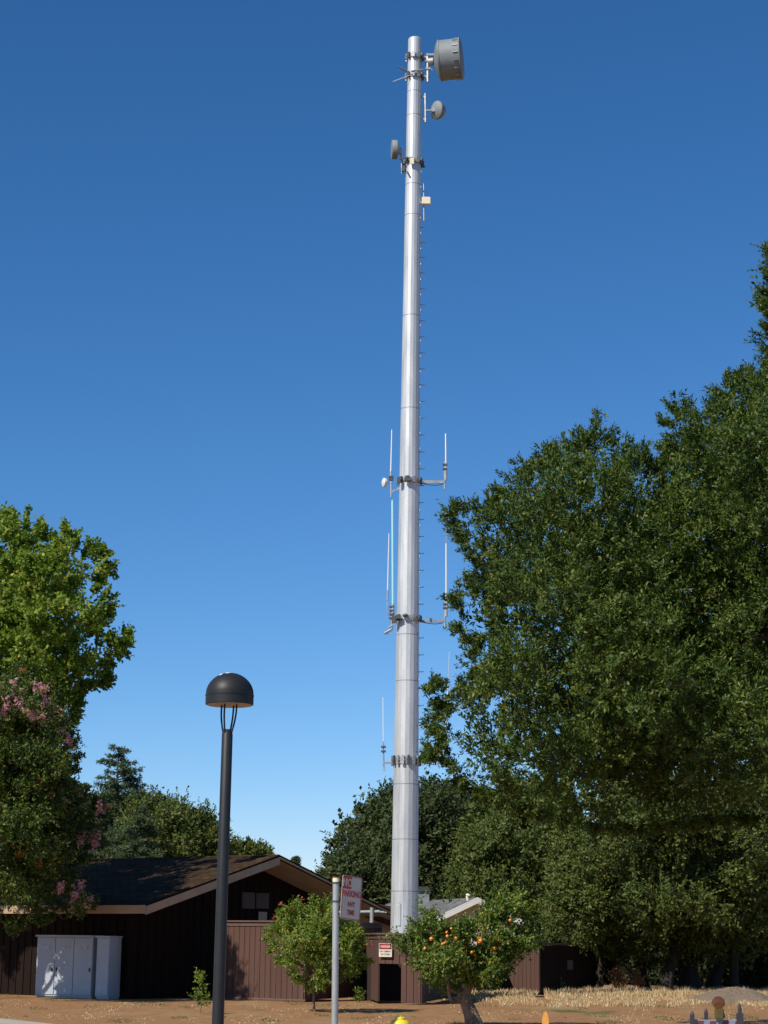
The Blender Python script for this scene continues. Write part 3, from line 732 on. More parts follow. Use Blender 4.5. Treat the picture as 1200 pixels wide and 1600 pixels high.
for (t_, a, w_) in ((62, -141, .020), (75, -112, .022), (82, -95, .016)):
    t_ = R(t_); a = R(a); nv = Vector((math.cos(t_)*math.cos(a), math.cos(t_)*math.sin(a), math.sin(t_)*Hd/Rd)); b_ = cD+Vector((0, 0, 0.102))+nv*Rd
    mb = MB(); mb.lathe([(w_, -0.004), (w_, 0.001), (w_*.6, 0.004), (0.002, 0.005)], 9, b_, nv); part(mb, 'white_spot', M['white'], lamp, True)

# ================================================================== NO PARKING SIGN
DS = 20.0
sp = at(525.8, 1480, DS); sb_ = Vector((sp.x, DS, 0)); st = at(525.2, 1370, DS)
sign = empty('parking_sign', sb_, 'galvanized post carrying a small white and red no parking sign', 'sign')
mb = MB(); rp = 0.034
mb.tube([sb_, Vector((st.x, DS, st.z-0.05))], rp, 20); part(mb, 'post', M['signpost'], sign, True)
mb = MB(); mb.tube([Vector((st.x, DS, st.z-0.052)), Vector((st.x, DS, st.z-0.012))], rp+0.002, 20); part(mb, 'pale_sleeve', M['cream'], sign, True)
mb = MB(); mb.tube([Vector((st.x, DS, st.z-0.012)), Vector((st.x, DS, st.z))], rp+0.003, 20); part(mb, 'rusty_cap', M['rust'], sign, True)
W_, H_ = 0.305, 0.445; g_ = R(49)
u_ = Vector((math.cos(g_), math.sin(g_), 0)); n_ = Vector((math.sin(g_), -math.cos(g_), 0)); cs = at(548.6, 1403.2, DS+0.10)
tl = R(-4.5); up_ = Vector((0, 0, 1)); ux = u_*math.cos(tl)+up_*math.sin(tl); uz = -u_*math.sin(tl)+up_*math.cos(tl)
SM = Matrix((ux, uz, n_)).transposed().to_4x4(); SM.translation = cs       # local x right, y up, z out of the face
def S_(x, y, z=0): return SM @ Vector((x, y, z))
def rrect(wd, hg, rad, z):
    pts = []
    for cx, cy, a0 in ((wd/2-rad, hg/2-rad, 0), (-wd/2+rad, hg/2-rad, 90), (-wd/2+rad, -hg/2+rad, 180), (wd/2-rad, -hg/2+rad, 270)):
        for k in range(5): a = R(a0+k*22.5); pts.append(S_(cx+rad*math.cos(a), cy+rad*math.sin(a), z))
    return pts
mb = MB(); mb.prism(rrect(W_, H_, 0.03, 0), n_*0.004); panel = part(mb, 'sign_panel', M['signwhite'], sign)
mb = MB()
a_ = rrect(W_-0.008, H_-0.008, 0.027, 0.0048); b_ = rrect(W_-0.026, H_-0.026, 0.020, 0.0048); nn_ = len(a_)
mb.add(a_+b_, [(i, (i+1) % nn_, nn_+(i+1) % nn_, nn_+i) for i in range(nn_)])
part(mb, 'red_border', M['signred'], panel)
mb = MB(); x0, x1, y0, y1 = -W_/2+0.013, -W_/2+0.140, H_/2-0.135, H_/2-0.013
mb.add([S_(x0, y0, .0056), S_(x1, y0, .0056), S_(x1, y1, .0056), S_(x0, y1, .0056)], [(0, 1, 2, 3)]); part(mb, 'red_block', M['signred'], panel)
def letters(txt, size, x, y, z, m, name, sx=1.0, parent=panel, MM=None):
    v, f = text_mesh(txt, size, (MM or SM) @ Matrix.Translation((x, y, z)), 0.0008, sx); mb = MB(); mb.add(v, f); return part(mb, name, m, parent)
letters('NO', 0.115, (x0+x1)/2, (y0+y1)/2-0.004, 0.0075, M['signwhite'], 'lettering', 0.78)
letters('PARKING', 0.088, 0, 0.038, 0.0065, M['signred'], 'lettering', 0.80)
letters('ANY', 0.072, 0, -0.065, 0.0065, M['signred'], 'lettering', 0.80)
letters('TIME', 0.072, 0, -0.150, 0.0065, M['signred'], 'lettering', 0.80)
for yy in (0.5, -0.12):
    z_ = cs.z+yy*0.30; A = Vector((st.x, DS, z_)); mb = MB()
    mb.lathe([(rp+0.001, -.008), (rp+0.006, -.008), (rp+0.006, .008), (rp+0.001, .008)], 20, A, cap=False)
    e_ = S_(-W_/2+0.03, yy*0.30, -0.004); mb.tube([A+Vector((rp, 0, 0)), Vector((A.x+rp+0.01, e_.y, z_)), e_], 0.008, 6)
    part(mb, 'clamp_bracket', M['galv_dark'], sign)

# ================================================================== MAIN BROWN BUILDING
def gable_house(name, label, C, g, hw, length, eave, ridge, oe, og, mats, wallh=None, thick=0.14, fasc=0.22, cat='house', og2=0.4, rf_right=1.0):
    """C ground corner nearest the camera; gable end faces n (right and towards us); ridge runs back along -n"""
    u = Vector((math.cos(g), math.sin(g), 0)); n = Vector((math.sin(g), -math.cos(g), 0)); Z = Vector((0, 0, 1))
    root = empty(name, C, label, cat); hwo = hw+oe; sl_ = (ridge-eave)/hwo
    ws = eave-thick+sl_*oe-0.02        # wall top at the plate
    rd_ = ridge-thick-0.02
    mb = MB()
    mb.prism([C, C+u*2*hw, C+u*2*hw+Z*ws, C+u*hw+Z*rd_, C+Z*ws], -n*length); wall = part(mb, 'wall', mats['wall'], root)
    E0 = C-u*oe+n*og; Lr = length+og+og2; roofs = []
    for s in (0, 1):
        e0 = E0 if s == 0 else E0+u*2*hwo; k = E0+u*hwo
        mb = MB(); a0 = e0+Z*eave; a1 = k+Z*ridge; t = Z*thick
        if s: a0, a1 = a1, a0
        mb.prism([a0, a1, a1-t, a0-t], -n*Lr)
        rf = part(mb, 'roof', [mats['roof'], mats['soffit']], root)
        dsl = (u*hwo+Z*(ridge-eave)*(1 if s == 0 else -1)).normalized(); uvmap(rf, n, dsl)
        # underside boards as the second material
        for p in rf.data.polygons:
            if p.normal.z < -0.5: p.material_index = 1
        # rake fascia boards hung below the roof edge
        mb = MB(); f0 = n*0.003
        fh = fasc if s == 0 else fasc*rf_right
        mb.prism([a0+f0-Z*0.045, a1+f0-Z*0.045, a1+f0-Z*(0.045+fh), a0+f0-Z*(0.045+fh)], n*0.04); part(mb, 'rake_board', mats['trim'], rf)
        mb = MB(); mb.prism([a0+n*0.045+Z*0.004, a1+n*0.045+Z*0.004, a1+n*0.045-Z*0.043, a0+n*0.045-Z*0.043], -n*0.04); part(mb, 'drip_edge', mats['drip'], rf)
        roofs.append(rf)
    mb = MB(); mb.box((0, 0, 0), (0.01, 0.01, 0.01)); 
    mb = MB(); q_ = E0-u*0.02+Z*(eave-0.02); mb.prism([q_+n*0.04, q_+n*0.04-Z*fasc, q_+n*0.04-Z*fasc-u*0.05, q_+n*0.04-u*0.05], -n*(Lr+0.04)); part(mb, 'fascia_board', mats['trim'], root)
    return root, u, n, wall, roofs, E0
G = R(52)
Cw = at(205, 1500, 53.0); Cw.z = 0
hm = dict(wall=M['brownwall'], roof=M['roof'], soffit=M['soffit'], trim=M['beige'], drip=M['roof'])
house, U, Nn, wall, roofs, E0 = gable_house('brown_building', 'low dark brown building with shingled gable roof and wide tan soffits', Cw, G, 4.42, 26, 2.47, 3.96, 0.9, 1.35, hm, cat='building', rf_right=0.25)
# vertical battens on the gable wall and the front wall
mb = MB()
def wall_top(s): return 2.2 + (3.96-2.47)/5.32*(4.42-abs(s-4.42))
for i in range(1, 29):
    s = i*0.305; p = Cw+U*s+Nn*0.012; mb.box(p+Vector((0, 0, wall_top(s)/2)), (0.04, 0.03, wall_top(s)-0.02), Matrix.Rotation(G, 3, 'Z'))
for i in range(1, 60):
    p = Cw-Nn*(i*0.305)-U*0.012; mb.box(p+Vector((0, 0, 1.12)), (0.03, 0.04, 2.2), Matrix.Rotation(G, 3, 'Z'))
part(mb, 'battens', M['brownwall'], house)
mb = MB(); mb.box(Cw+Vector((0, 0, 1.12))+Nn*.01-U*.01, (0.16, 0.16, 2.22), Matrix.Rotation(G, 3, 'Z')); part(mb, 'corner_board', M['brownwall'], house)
# grey ventilator panels and a dim window in the gable
RG_ = Matrix.Rotation(G, 3, 'Z')
def on_gable(px, py):
    d = ray(px, py); o_ = Vector((0, 0, EYE)); t = (Cw-o_).dot(Nn)/d.dot(Nn); return o_+d*t
for (xa, xb, ya, yb) in ((377, 396, 1394, 1420), (399, 418, 1395, 1420)):
    a = on_gable(xa, ya); b = on_gable(xb, yb); c = (a+b)/2; wd = (b-a).dot(U); hg = abs(a.z-b.z)
    mb = MB(); mb.box(c+Nn*0.03, (wd, 0.04, hg), RG_)
    f = part(mb, 'vent_panel', M['greypanel'], house)
    mb = MB()
    for k in range(7): mb.box(c+Nn*0.058+Vector((0, 0, -hg/2+hg*(k+0.5)/7)), (wd*0.86, 0.02, hg/16), RG_)
    part(mb, 'louvres', M['fencecap'], f)
a = on_gable(400, 1423); b = on_gable(416, 1440); c = (a+b)/2; wd = (b-a).dot(U); hg = abs(a.z-b.z)
mb = MB(); mb.box(c+Nn*0.025, (wd, 0.05, hg), RG_); f = part(mb, 'window', M['brownwall'], house)
mb = MB(); mb.box(c+Nn*0.055, (wd*0.8, 0.02, hg*0.8), RG_); part(mb, 'pane', M['glass'], f)
# ridge capping
mb = MB(); a1 = E0+U*5.32+Vector((0, 0, 3.965)); mb.prism([a1-U*0.14-Vector((0, 0, 0.036)), a1+Vector((0, 0, 0.02)), a1+U*0.14-Vector((0, 0, 0.036)), a1-Vector((0, 0, 0.02))], -Nn*27.5); o = part(mb, 'ridge_cap', M['roof'], house); uvmap(o, Nn, U)

# small brown annex behind
DA = 68
mb = MB(); ann = empty('brown_annex', Vector((at(585, 1500, DA).x, DA, 0)), 'low brown shingled outbuilding just left of the tower base', 'building')
r0_, r1_, r2_, r3_ = at(520, 1398, 71), at(650, 1424, 76), at(650, 1453, 71), at(520, 1404, 65)
nrm_ = (r1_-r0_).cross(r3_-r0_).normalized(); nrm_ = nrm_ if nrm_.z > 0 else -nrm_
mb.prism([r0_, r1_, r2_, r3_], -Vector((0, 0, 0.18))); rf = part(mb, 'roof', M['roof'], ann); uvmap(rf, (r1_-r0_).normalized(), (r0_-r3_).normalized())
w3, w2 = Vector((r3_.x, r3_.y+0.5, 0)), Vector((r2_.x, r2_.y+0.5, 0)); w0, w1 = Vector((r0_.x, r0_.y-0.3, 0)), Vector((r1_.x, r1_.y-0.3, 0))
mb = MB(); zs = [r3_.z-0.2, r2_.z-0.2, r1_.z-0.3, r0_.z-0.3]; lo = [w3, w2, w1, w0]; hi_ = [Vector((p.x, p.y, z)) for p, z in zip(lo, zs)]
mb.add(lo+hi_, [(0, 1, 5, 4), (1, 2, 6, 5), (2, 3, 7, 6), (3, 0, 4, 7), (4, 5, 6, 7)]); part(mb, 'wall', M['beige'], ann)

# white gabled house beyond
DH = 80.0
Rp = at(746, 1402, DH); gh = R(14); uh = Vector((math.cos(gh), math.sin(gh), 0)); nh = Vector((math.sin(gh), -math.cos(gh), 0))
hwv = 2.08; Ch = Rp-uh*hwv+Vector((0, 0, 0)); Ch.z = 0
hm2 = dict(wall=M['creamwall'], roof=M['roofgrey'], soffit=M['whitepaint'], trim=M['whitepaint'], drip=M['whitepaint'])
oe_, og_ = 0.4, 0.35
Chw = Ch+uh*oe_-nh*og_
wh, _, _, _, rfs, _ = gable_house('white_house', 'cream gabled house with grey shingles behind the fruit tree', Chw, gh, hwv-oe_, 14, 2.42, Rp.z, oe_, og_, hm2, thick=0.10, fasc=0.20)
mb = MB(); c = at(659.5, 1398, 87); mb.box(Vector((c.x, c.y, c.z-1)), (0.62, 0.6, 2.3)); ch = part(mb, 'chimney', M['radome'], wh)
mb = MB(); mb.prism([Vector((c.x-0.38, c.y-0.4, c.z+0.14)), Vector((c.x+0.38, c.y-0.4, c.z+0.14)), Vector((c.x+0.30, c.y+0.1, c.z+0.36)), Vector((c.x-0.30, c.y+0.1, c.z+0.36))], (0, 0.5, 0)); part(mb, 'chimney_cap', M['roofgrey'], ch)
c = at(731, 1404, 79.5); mb = MB(); mb.tube([c-Vector((0, 0, .08)), c+Vector((-.03, 0, 0.05)), c+Vector((-.02, 0, 0.12))], 0.05, 8); mb.lathe([(0.04, 0), (0.09, 0.02), (0.10, 0.05), (0.07, 0.08), (0.02, 0.10)], 12, c+Vector((0.0, 0, 0.10)), (0.3, -.2, 1)); part(mb, 'roof_vent', M['whitepaint'], wh, True)

# ================================================================== FENCES / ENCLOSURES (board on board)
def board_wall(name, A, B, h, root, mat_='fence', pitch=0.19, th_=0.05, z0=0.06, cap=True, side=None, holes=()):
    """A,B ground points; vertical boards with dark grooves and a cap rail; side = outward normal"""
    A = Vector((A[0], A[1], 0)); B = Vector((B[0], B[1], 0)); d = (B-A); L = d.length; x = d.normalized(); y = Vector((-x.y, x.x, 0))
    if side is not None and y.dot(side) < 0: y = -y
    rot = Matrix((x, y, Vector((0, 0, 1)))).transposed() if x.cross(y).z > 0 else Matrix((-x, y, Vector((0, 0, 1)))).transposed()
    mb = MB(); n = max(1, int(L/pitch)); pw = L/n
    for (a, b, lo, hi) in ([(0, L, z0, h)] if not holes else holes):
        mb.box(A+x*(a+b)/2-y*0.02+Vector((0, 0, (lo+hi)/2)), (b-a, 0.03, hi-lo), rot, 1)
        k = 0
        while k*pw < L-1e-3:
            xa, xb = max(a, k*pw+0.008), min(b, (k+1)*pw-0.008)
            if xb-xa > 0.02: mb.box(A+x*(xa+xb)/2+y*0.010+Vector((0, 0, (lo+hi)/2-0.003)), (xb-xa, 0.024, hi-lo-0.006), rot, 0)
            k += 1
    o = part(mb, name, [M[mat_], M['groove']], root)
    if cap:
        mb = MB(); mb.box(A+x*L/2+y*0.02+Vector((0, 0, h+0.022)), (L+0.06, 0.14, 0.04), rot); mb.box(A+x*L/2+y*0.035+Vector((0, 0, h-0.055)), (L, 0.022, 0.10), rot)
        part(mb, 'cap_rail', M['fencecap'], root)
    return o
g0 = lambda px, D_: Vector((at(px, 1500, D_).x, D_, 0))
# screen fence in front of the building
A = g0(349, 53.9); B = g0(476, 52.0); Cc = g0(594, 56.3)
fe = empty('board_fence', A, 'tall brown vertical board fence left of the small tree', 'fence')
board_wall('board_panel', A, B, 2.06, fe, side=Vector((0, -1, 0)))
board_wall('return_panel', B, Cc, 2.06, fe, side=Vector((1, -1, 0)))
for p in (A, B, Cc): mb = MB(); mb.box(p+Vector((0, 0.08, 1.0)), (0.09, 0.09, 2.1)); part(mb, 'post', M['fencecap'], fe)
mb = MB(); mb.tube([A+Vector((0, -.06, 0.03)), B+Vector((0.05, -.06, 0.03))], 0.04, 6); part(mb, 'bottom_rail', M['fencecap'], fe)
# gate enclosure in front of the tower foot
A2 = g0(591.5, 51.3); B2 = g0(658, 50.8); C2 = g0(722, 58.0); D2 = g0(560, 57.5)
en = empty('tower_enclosure', A2, 'brown board enclosure with a dark low opening at the tower foot', 'fence')
L2 = (B2-A2).length; hB = 1.76; s0 = 0.66
board_wall('board_panel', A2, B2, hB, en, side=Vector((0, -1, 0)), holes=((0, s0, 1.02, hB), (s0, L2, 0.04, hB)))
board_wall('return_panel', B2, C2, hB, en, side=Vector((1, -.5, 0)))
board_wall('return_panel', A2, D2, hB, en, side=Vector((-1, 0, 0)))
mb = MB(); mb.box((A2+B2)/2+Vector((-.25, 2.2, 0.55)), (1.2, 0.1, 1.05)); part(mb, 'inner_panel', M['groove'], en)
# warning sign on it
x = (B2-A2).normalized(); nS = Vector((x.y, -x.x, 0)); nS = nS if nS.y < 0 else -nS
cS = at(604.8, 1484.5, 51.2)+nS*0.10; DM = Matrix((x, Vector((0, 0, 1)), nS)).transposed().to_4x4(); DM.translation = cS
wS, hS = 0.37, 0.345
def Q(x_, y_, z_): return DM @ Vector((x_, y_, z_))
def rect(x0, x1, y0, y1, z): return [Q(x0, y0, z), Q(x1, y0, z), Q(x1, y1, z), Q(x0, y1, z)]
ws_ = empty('warning_sign', cS, 'small red, black and white warning sign fixed above the dark opening', 'sign')
mb = MB(); mb.prism(rect(-wS/2, wS/2, -hS/2, hS/2, 0), nS*0.006); pn = part(mb, 'sign_panel', M['signwhite'], ws_)
mb = MB(); mb.add(rect(-wS/2+.012, wS/2-.012, 0.02, hS/2-.012, .0075), [(0, 1, 2, 3)]); part(mb, 'black_header', M['black'], pn)
mb = MB(); pts = [Q((wS/2-.035)*math.copysign(abs(math.cos(a))**0.5, math.cos(a)), 0.09+0.052*math.copysign(abs(math.sin(a))**0.6, math.sin(a)), .0095) for a in np.linspace(0, 2*math.pi, 32, endpoint=False)]
mb.add(pts, [tuple(range(32))]); part(mb, 'red_oval', M['signred'], pn)
letters('DANGER', 0.075, 0, 0.088, 0.0115, M['signwhite'], 'lettering', 0.9, pn, DM)
letters('NO CLIMBING', 0.058, 0, -0.035, 0.0085, M['black'], 'lettering', 0.82, pn, DM)
letters('ON TOWER', 0.058, 0, -0.110, 0.0085, M['black'], 'lettering', 0.82, pn, DM)
# pipe rail above the fence, left of the tower
pr = empty('pipe_rail', Vector((tp(580, 1470).x, 56.8, 0)), 'pale galvanized pipe rail with a short upright beside the tower foot', 'pipe')
mb = MB(); mb.tube([at(498, 1427, 56.8), at(545, 1425.5, 56.8), at(593, 1424.5, 56.8)], 0.05, 12); part(mb, 'rail', M['signpost'], pr, True)
mb = MB(); mb.tube([at(592, 1425, 56.8), at(600, 1425.5, 56.8)], 0.035, 10); mb.tube([at(600, 1425.5, 56.8), at(604, 1426, 56.8)], 0.02, 8); part(mb, 'rail_end', M['signpost'], pr, True)
pb = at(580.5, 1443, 56.75); mb = MB(); mb.tube([Vector((pb.x, pb.y, 0)), at(581, 1418, 56.75)], 0.055, 14); mb.lathe([(0.10, -.02), (0.10, .02)], 16, pb); part(mb, 'upright', M['signpost'], pr, True)
for px in (500,): 
    p = at(px, 1427, 56.8); mb = MB(); mb.tube([Vector((p.x, p.y, 0)), p], 0.045, 10); part(mb, 'upright', M['signpost'], pr, True)

# fences and shed further right
fr = empty('board_fence', g0(735, 61), 'short brown board fence half hidden behind the fruit tree trunk', 'fence')
board_wall('board_panel', g0(708, 62), g0(746, 60.5), 1.45, fr, side=Vector((-.5, -1, 0))); board_wall('return_panel', g0(746, 60.5), g0(784, 65), 1.45, fr, side=Vector((1, -1, 0)))
sh = empty('storage_shed', g0(843, 61.5), 'small brown board shed in front of the olive green oaks', 'shed')
p_l = g0(779, 63.2); p_c = g0(843, 61.5); p_r = g0(930, 66.5); p_b = p_l+(p_r-p_c)
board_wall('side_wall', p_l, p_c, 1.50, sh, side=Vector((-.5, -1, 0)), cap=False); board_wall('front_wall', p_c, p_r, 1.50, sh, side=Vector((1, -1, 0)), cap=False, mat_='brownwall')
mb = MB(); z1 = 1.53
ex = 0.08
mb.prism([Vector((p.x, p.y, z1)) for p in (p_l+(p_l-p_r)*0.02, p_c+(p_c-p_b)*0.02, p_r+(p_r-p_l)*0.02, p_b)], (0, 0, 0.06)); part(mb, 'roof', M['fencecap'], sh)
mb = MB(); mb.box(g0(887, 63.9)+Vector((0.05, -.05, 0.9)), (0.22, 0.04, 0.3)); part(mb, 'small_panel', M['fencecap'], sh)
mb = MB(); zz = 0.12; mb.prism([p+Vector((0, 0, 0)) for p in (p_l, p_c, p_r, p_b)], (0, 0, 0.04)); part(mb, 'floor_slab', M['groove'], sh)

# ================================================================== CABINETS by the building
def cabinet(px0, px1, D0, height, depth, label, ndoor, slots=True):
    a = g0(px0, D0); gg = G; u = Nn*1.0     # faces left-front: runs along the front wall direction
    # face runs toward the corner of the building
    dirv = Vector((math.cos(R(-22)), math.sin(R(-22)), 0)); nv_ = Vector((math.sin(R(-22)), -math.cos(R(-22)), 0))
    # find width so the far end lands on px1
    t = 0.0
    for _ in range(400):
        t += 0.01; p = a+dirv*t; c = C3.transposed() @ (p+Vector((0, 0, 1))-Vector((0, 0, EYE)))
        if 600+F*c.x/(-c.z) >= px1: break
    W = t; root = empty('utility_cabinet', a, label, 'cabinet', 'metal cabinets against the brown building')
    rot = Matrix.Rotation(R(-22), 3, 'Z')
    mb = MB(); mb.box(a+dirv*W/2-nv_*depth/2+Vector((0, 0, 0.05+height/2)), (W, depth, height), rot); mb.box(a+dirv*W/2-nv_*(depth/2+.02)+Vector((0, 0, 0.03)), (W-0.04, depth-0.06, 0.06), rot); part(mb, 'body', M['cabinet'], root)
    mb = MB(); mb.box(a+dirv*W/2-nv_*(depth/2-.03)+Vector((0, 0, 0.075+height)), (W+0.06, depth+0.08, 0.045), rot); part(mb, 'top_panel', M['cabinet'], root)
    dw = W/ndoor
    for k in range(ndoor):
        c = a+dirv*(dw*(k+0.5))+nv_*0.012; mb = MB(); mb.bevbox(c+Vector((0, 0, 0.06+height/2)), (dw-0.02, 0.03, height-0.06), 0.006, rot); dr = part(mb, 'door', M['cabinet'], root)
        if slots:
            mb = MB(); mb.box(c+nv_*0.02+Vector((0, 0, height-0.22)), (dw*0.5, 0.012, 0.10), rot); 
            part(mb, 'vent', M['galv_dull'], dr)
            mb = MB(); mb.box(c+nv_*0.03+dirv*(dw*0.38*(1 if k % 2 == 0 else -1))+Vector((0, 0, height*0.48)), (0.03, 0.03, 0.10), rot); part(mb, 'handle', M['black'], dr)
    return root
cabinet(57.5, 145, 53.6, 1.56, 0.45, 'wide pale cabinet with three doors against the brown building', 3)
cabinet(151, 170.5, 52.6, 1.55, 0.62, 'narrow pale cabinet to the right of the wide one', 1, False)

# ================================================================== HYDRANT, STAKE, BARRICADE
DHy = 22.0; hb = g0(626, DHy); hy = empty('fire_hydrant', hb, 'yellow fire hydrant beside the small fruit tree', 'fire hydrant')
ztop = at(627, 1586.5, DHy).z; k_ = (ztop-.15)/0.565
def hz(v): return hb+Vector((0, 0, v*k_))
mb = MB(); mb.lathe([(0.15, 0), (0.15, .03), (0.10, .05), (0.10, .52), (0.125, .53), (0.125, .56), (0.10, .565)], 24, hz(0)); part(mb, 'barrel', M['yellow'], hy, True)
mb = MB(); mb.lathe([(0.128, 0), (0.128, .025), (0.12, .03), (0.115, .06), (0.10, .085), (0.075, .10), (0.062, .102), (0.062, .128), (0.05, .135)], 24, hz(0.565)); bn = part(mb, 'bonnet', M['yellow'], hy, True)
mb = MB(); mb.lathe([(0.03, 0), (0.026, .018)], 5, hz(0.565)+Vector((0, 0, .132))); part(mb, 'operating_nut', M['yellow'], bn)
for s_, dv in ((0.085, Vector((1, -.25, 0))), (0.085, Vector((-1, .25, 0))), (0.11, Vector((-.25, -1, 0)))):
    mb = MB(); mb.lathe([(s_*.75, 0.08), (s_*.75, 0.13), (s_, 0.132), (s_, 0.17), (s_*.9, 0.18), (s_*.3, .185), (s_*.3, .21)], 16, hz(0.44), dv); part(mb, 'nozzle_cap', M['yellow'], hy, True)
ntop = bn  # nothing more
DSk = 26.0; skb = g0(851.5, DSk); zk = at(850, 1580, DSk).z
sk = tag(MB().prism([Vector((skb.x+dx, DSk, z)) for dx, z in ((-.042, 0), (.042, 0), (.044, zk-.10), (.026, zk-.025), (.004, zk), (-.018, zk-.02), (-.042, zk-.10))], (0, 0.035, 0)).build('marker_stake', M['orange']), 'orange wooden marker stake at the bottom edge right of the fruit tree', 'stake')
DB = 20.0; bb = g0(1120, DB); bar = empty('barricade', bb, 'low striped barricade with an amber warning lamp', 'barricade')
def bz(px, py, dy=0): return at(px, py, DB+dy)
zt_ = bz(1118, 1593.5).z; xl, xr = bz(1079, 1595).x, bz(1158, 1595).x
mb = MB(); mb.bevbox(Vector(((xl+xr)/2, DB, zt_-0.10)), (xr-xl, 0.03, 0.20), 0.006); brd = part(mb, 'board', M['barwhite'], bar)
for k in range(4):
    x0 = xl+0.01+k*(xr-xl)/4; mb = MB()
    mb.add([(x0, DB-.018, zt_-.19), (x0+.065, DB-.018, zt_-.19), (x0+.125, DB-.018, zt_-.01), (x0+.06, DB-.018, zt_-.01)], [(0, 1, 2, 3)]); part(mb, 'red_stripe', M['barred'], brd)
mb = MB(); mb.bevbox(Vector(((xl+xr)/2, DB+.05, zt_-0.45)), (xr-xl, 0.03, 0.15), 0.006); part(mb, 'board', M['barwhite'], bar)
for px, tpy, w_, yo in ((1080.5, 1585, 0.04, -.04), (1104.5, 1581, 0.035, .05), (1155, 1583, 0.065, -.03)):
    t_ = bz(px, tpy); zc = bz(px, 1567).z if px > 1150 else t_.z
    mb = MB(); mb.box(Vector((t_.x, DB+yo, t_.z/2)), (w_, 0.04, t_.z)); 
    if px > 1150: mb.lathe([(0.020, 0), (0.020, .05), (0.014, .08), (0.004, zc-t_.z)], 10, Vector((t_.x, DB+yo, t_.z)))
    else: mb.lathe([(w_/2, 0), (w_/3, .02), (0.004, .035)], 8, Vector((t_.x, DB+yo, t_.z)))
    part(mb, 'leg', M['barpost'], bar)
for px in (1085, 1152):
    a = bz(px, 1590); mb = MB(); mb.box(Vector((a.x, DB+0.20, 0.38)), (0.04, 0.03, 0.84), Matrix.Rotation(R(-22), 3, 'X')); part(mb, 'rear_leg', M['barpost'], bar)
lc = bz(1122.5, 1566.5, -.05); mb = MB(); mb.lathe([(0.045, -.035), (0.060, -.03), (0.063, 0), (0.060, .03), (0.045, .035)], 28, lc, (0.1, -1, 0)); lm = part(mb, 'warning_lamp', M['lens'], bar, True)
mb = MB(); mb.bevbox(lc+Vector((0.006, 0.0, -.11)), (0.085, 0.07, 0.11), 0.01); part(mb, 'lamp_body', M['lampbody'], lm)
mb = MB(); mb.tube([bz(1126, 1578), bz(1131, 1590)], 0.02, 8); part(mb, 'lamp_bracket', M['barpost'], lm)

# ================================================================== TREES
OAK = [(1216, 392), (1206, 440), (1196, 466), (1208, 500), (1194, 535), (1208, 552), (1206, 582), (1172, 594), (1136, 598), (1125, 632), (1105, 645), (1085, 655), (1062, 638), (1045, 650), (1050, 690), (1045, 720), (1037, 752), (1024, 722), (985, 712), (950, 690), (926, 668), (915, 700), (880, 705), (850, 715), (845, 742), (800, 745), (788, 775), (772, 793), (747, 802), (702, 795), (717, 822), (732, 860), (757, 880), (772, 905), (742, 915), (710, 930), (727, 960), (717, 988), (757, 1000), (747, 1020), (732, 1038), (762, 1060), (752, 1085), (712, 1082), (672, 1070), (692, 1100), (704, 1115), (674, 1132), (702, 1160), (667, 1175), (712, 1192), (720, 1220), (757, 1240), (800, 1252), (850, 1268), (920, 1290), (1000, 1292), (1100, 1280), (1200, 1275), (1350, 1300), (1650, 1250), (1800, 900), (1650, 500), (1450, 340), (1290, 330)]
spr = [(704, 798, -1, 0.3), (718, 828, -1, 0.1), (746, 893, -1, -0.1), (712, 935, -1, 0.4), (718, 985, -1, -0.2), (734, 1036, -1, 0), (676, 1074, -1, 0.4), (678, 1132, -1, 0), (668, 1174, -1, -0.2), (928, 676, -0.2, 1), (950, 700, 0.1, 1), (1000, 715, 0.1, 1), (1018, 728, 0.3, 1), (1055, 645, -0.4, 1), (1070, 640, 0.1, 1), (1140, 598, -0.3, 1), (800, 752, -0.4, 1), (815, 748, 0.1, 1), (850, 718, -0.3, 1), (870, 712, 0, 1), (776, 790, -0.3, 1), (741, 800, -0.5, 0.9), (1190, 472, -1, 0.3), (1186, 540, -1, 0.2), (1198, 400, -1, 0.6), (1108, 640, -0.2, 1), (1190, 590, 0, 1), (890, 700, 0, 1), (721, 1205, -0.7, -0.7), (756, 1238, -0.3, -1), (696, 1110, -1, 0.1), (731, 1000, -1, 0.1), (1038, 700, -1, 0.3), (706, 1150, -1, 0.3)]
t1 = tree('oak_tree', 'huge dark green oak filling the right side of the frame', 'tree', OAK, 33, 3.8, 2150, 0.31, 14, 17, (0.078, 0.031), M['l_oak'], 11, 1450, 0.5, limbs=22,
     crown_kw=dict(lump=105, inset=19, dmax=170, lamp=0.7), fol_kw=dict(up=0.6, tl=1.1, tone_amp=.6, spread=.9, lj=.10), sprigs=spr, inner=.6, balls=(150, .72), edge=(6, 12))
tree('oak_tree', 'rounded olive green oak standing behind the brown shed', 'tree',
     [(862, 1420), (870, 1350), (890, 1290), (940, 1240), (1000, 1222), (1080, 1218), (1150, 1230), (1205, 1290), (1230, 1380), (1225, 1450), (1150, 1495), (1080, 1490), (1040, 1500), (990, 1500), (940, 1480), (890, 1490), (865, 1460)], 68, 4.0, 760, 0.60, 17, 15, (0.125, 0.068), M['l_oak2'], 21, 1075, 0.4, limbs=12, crown_kw=dict(lump=90, inset=4, lamp=.5), fol_kw=dict(up=0.3), balls=(70, 1.1), edge=(9, 8))
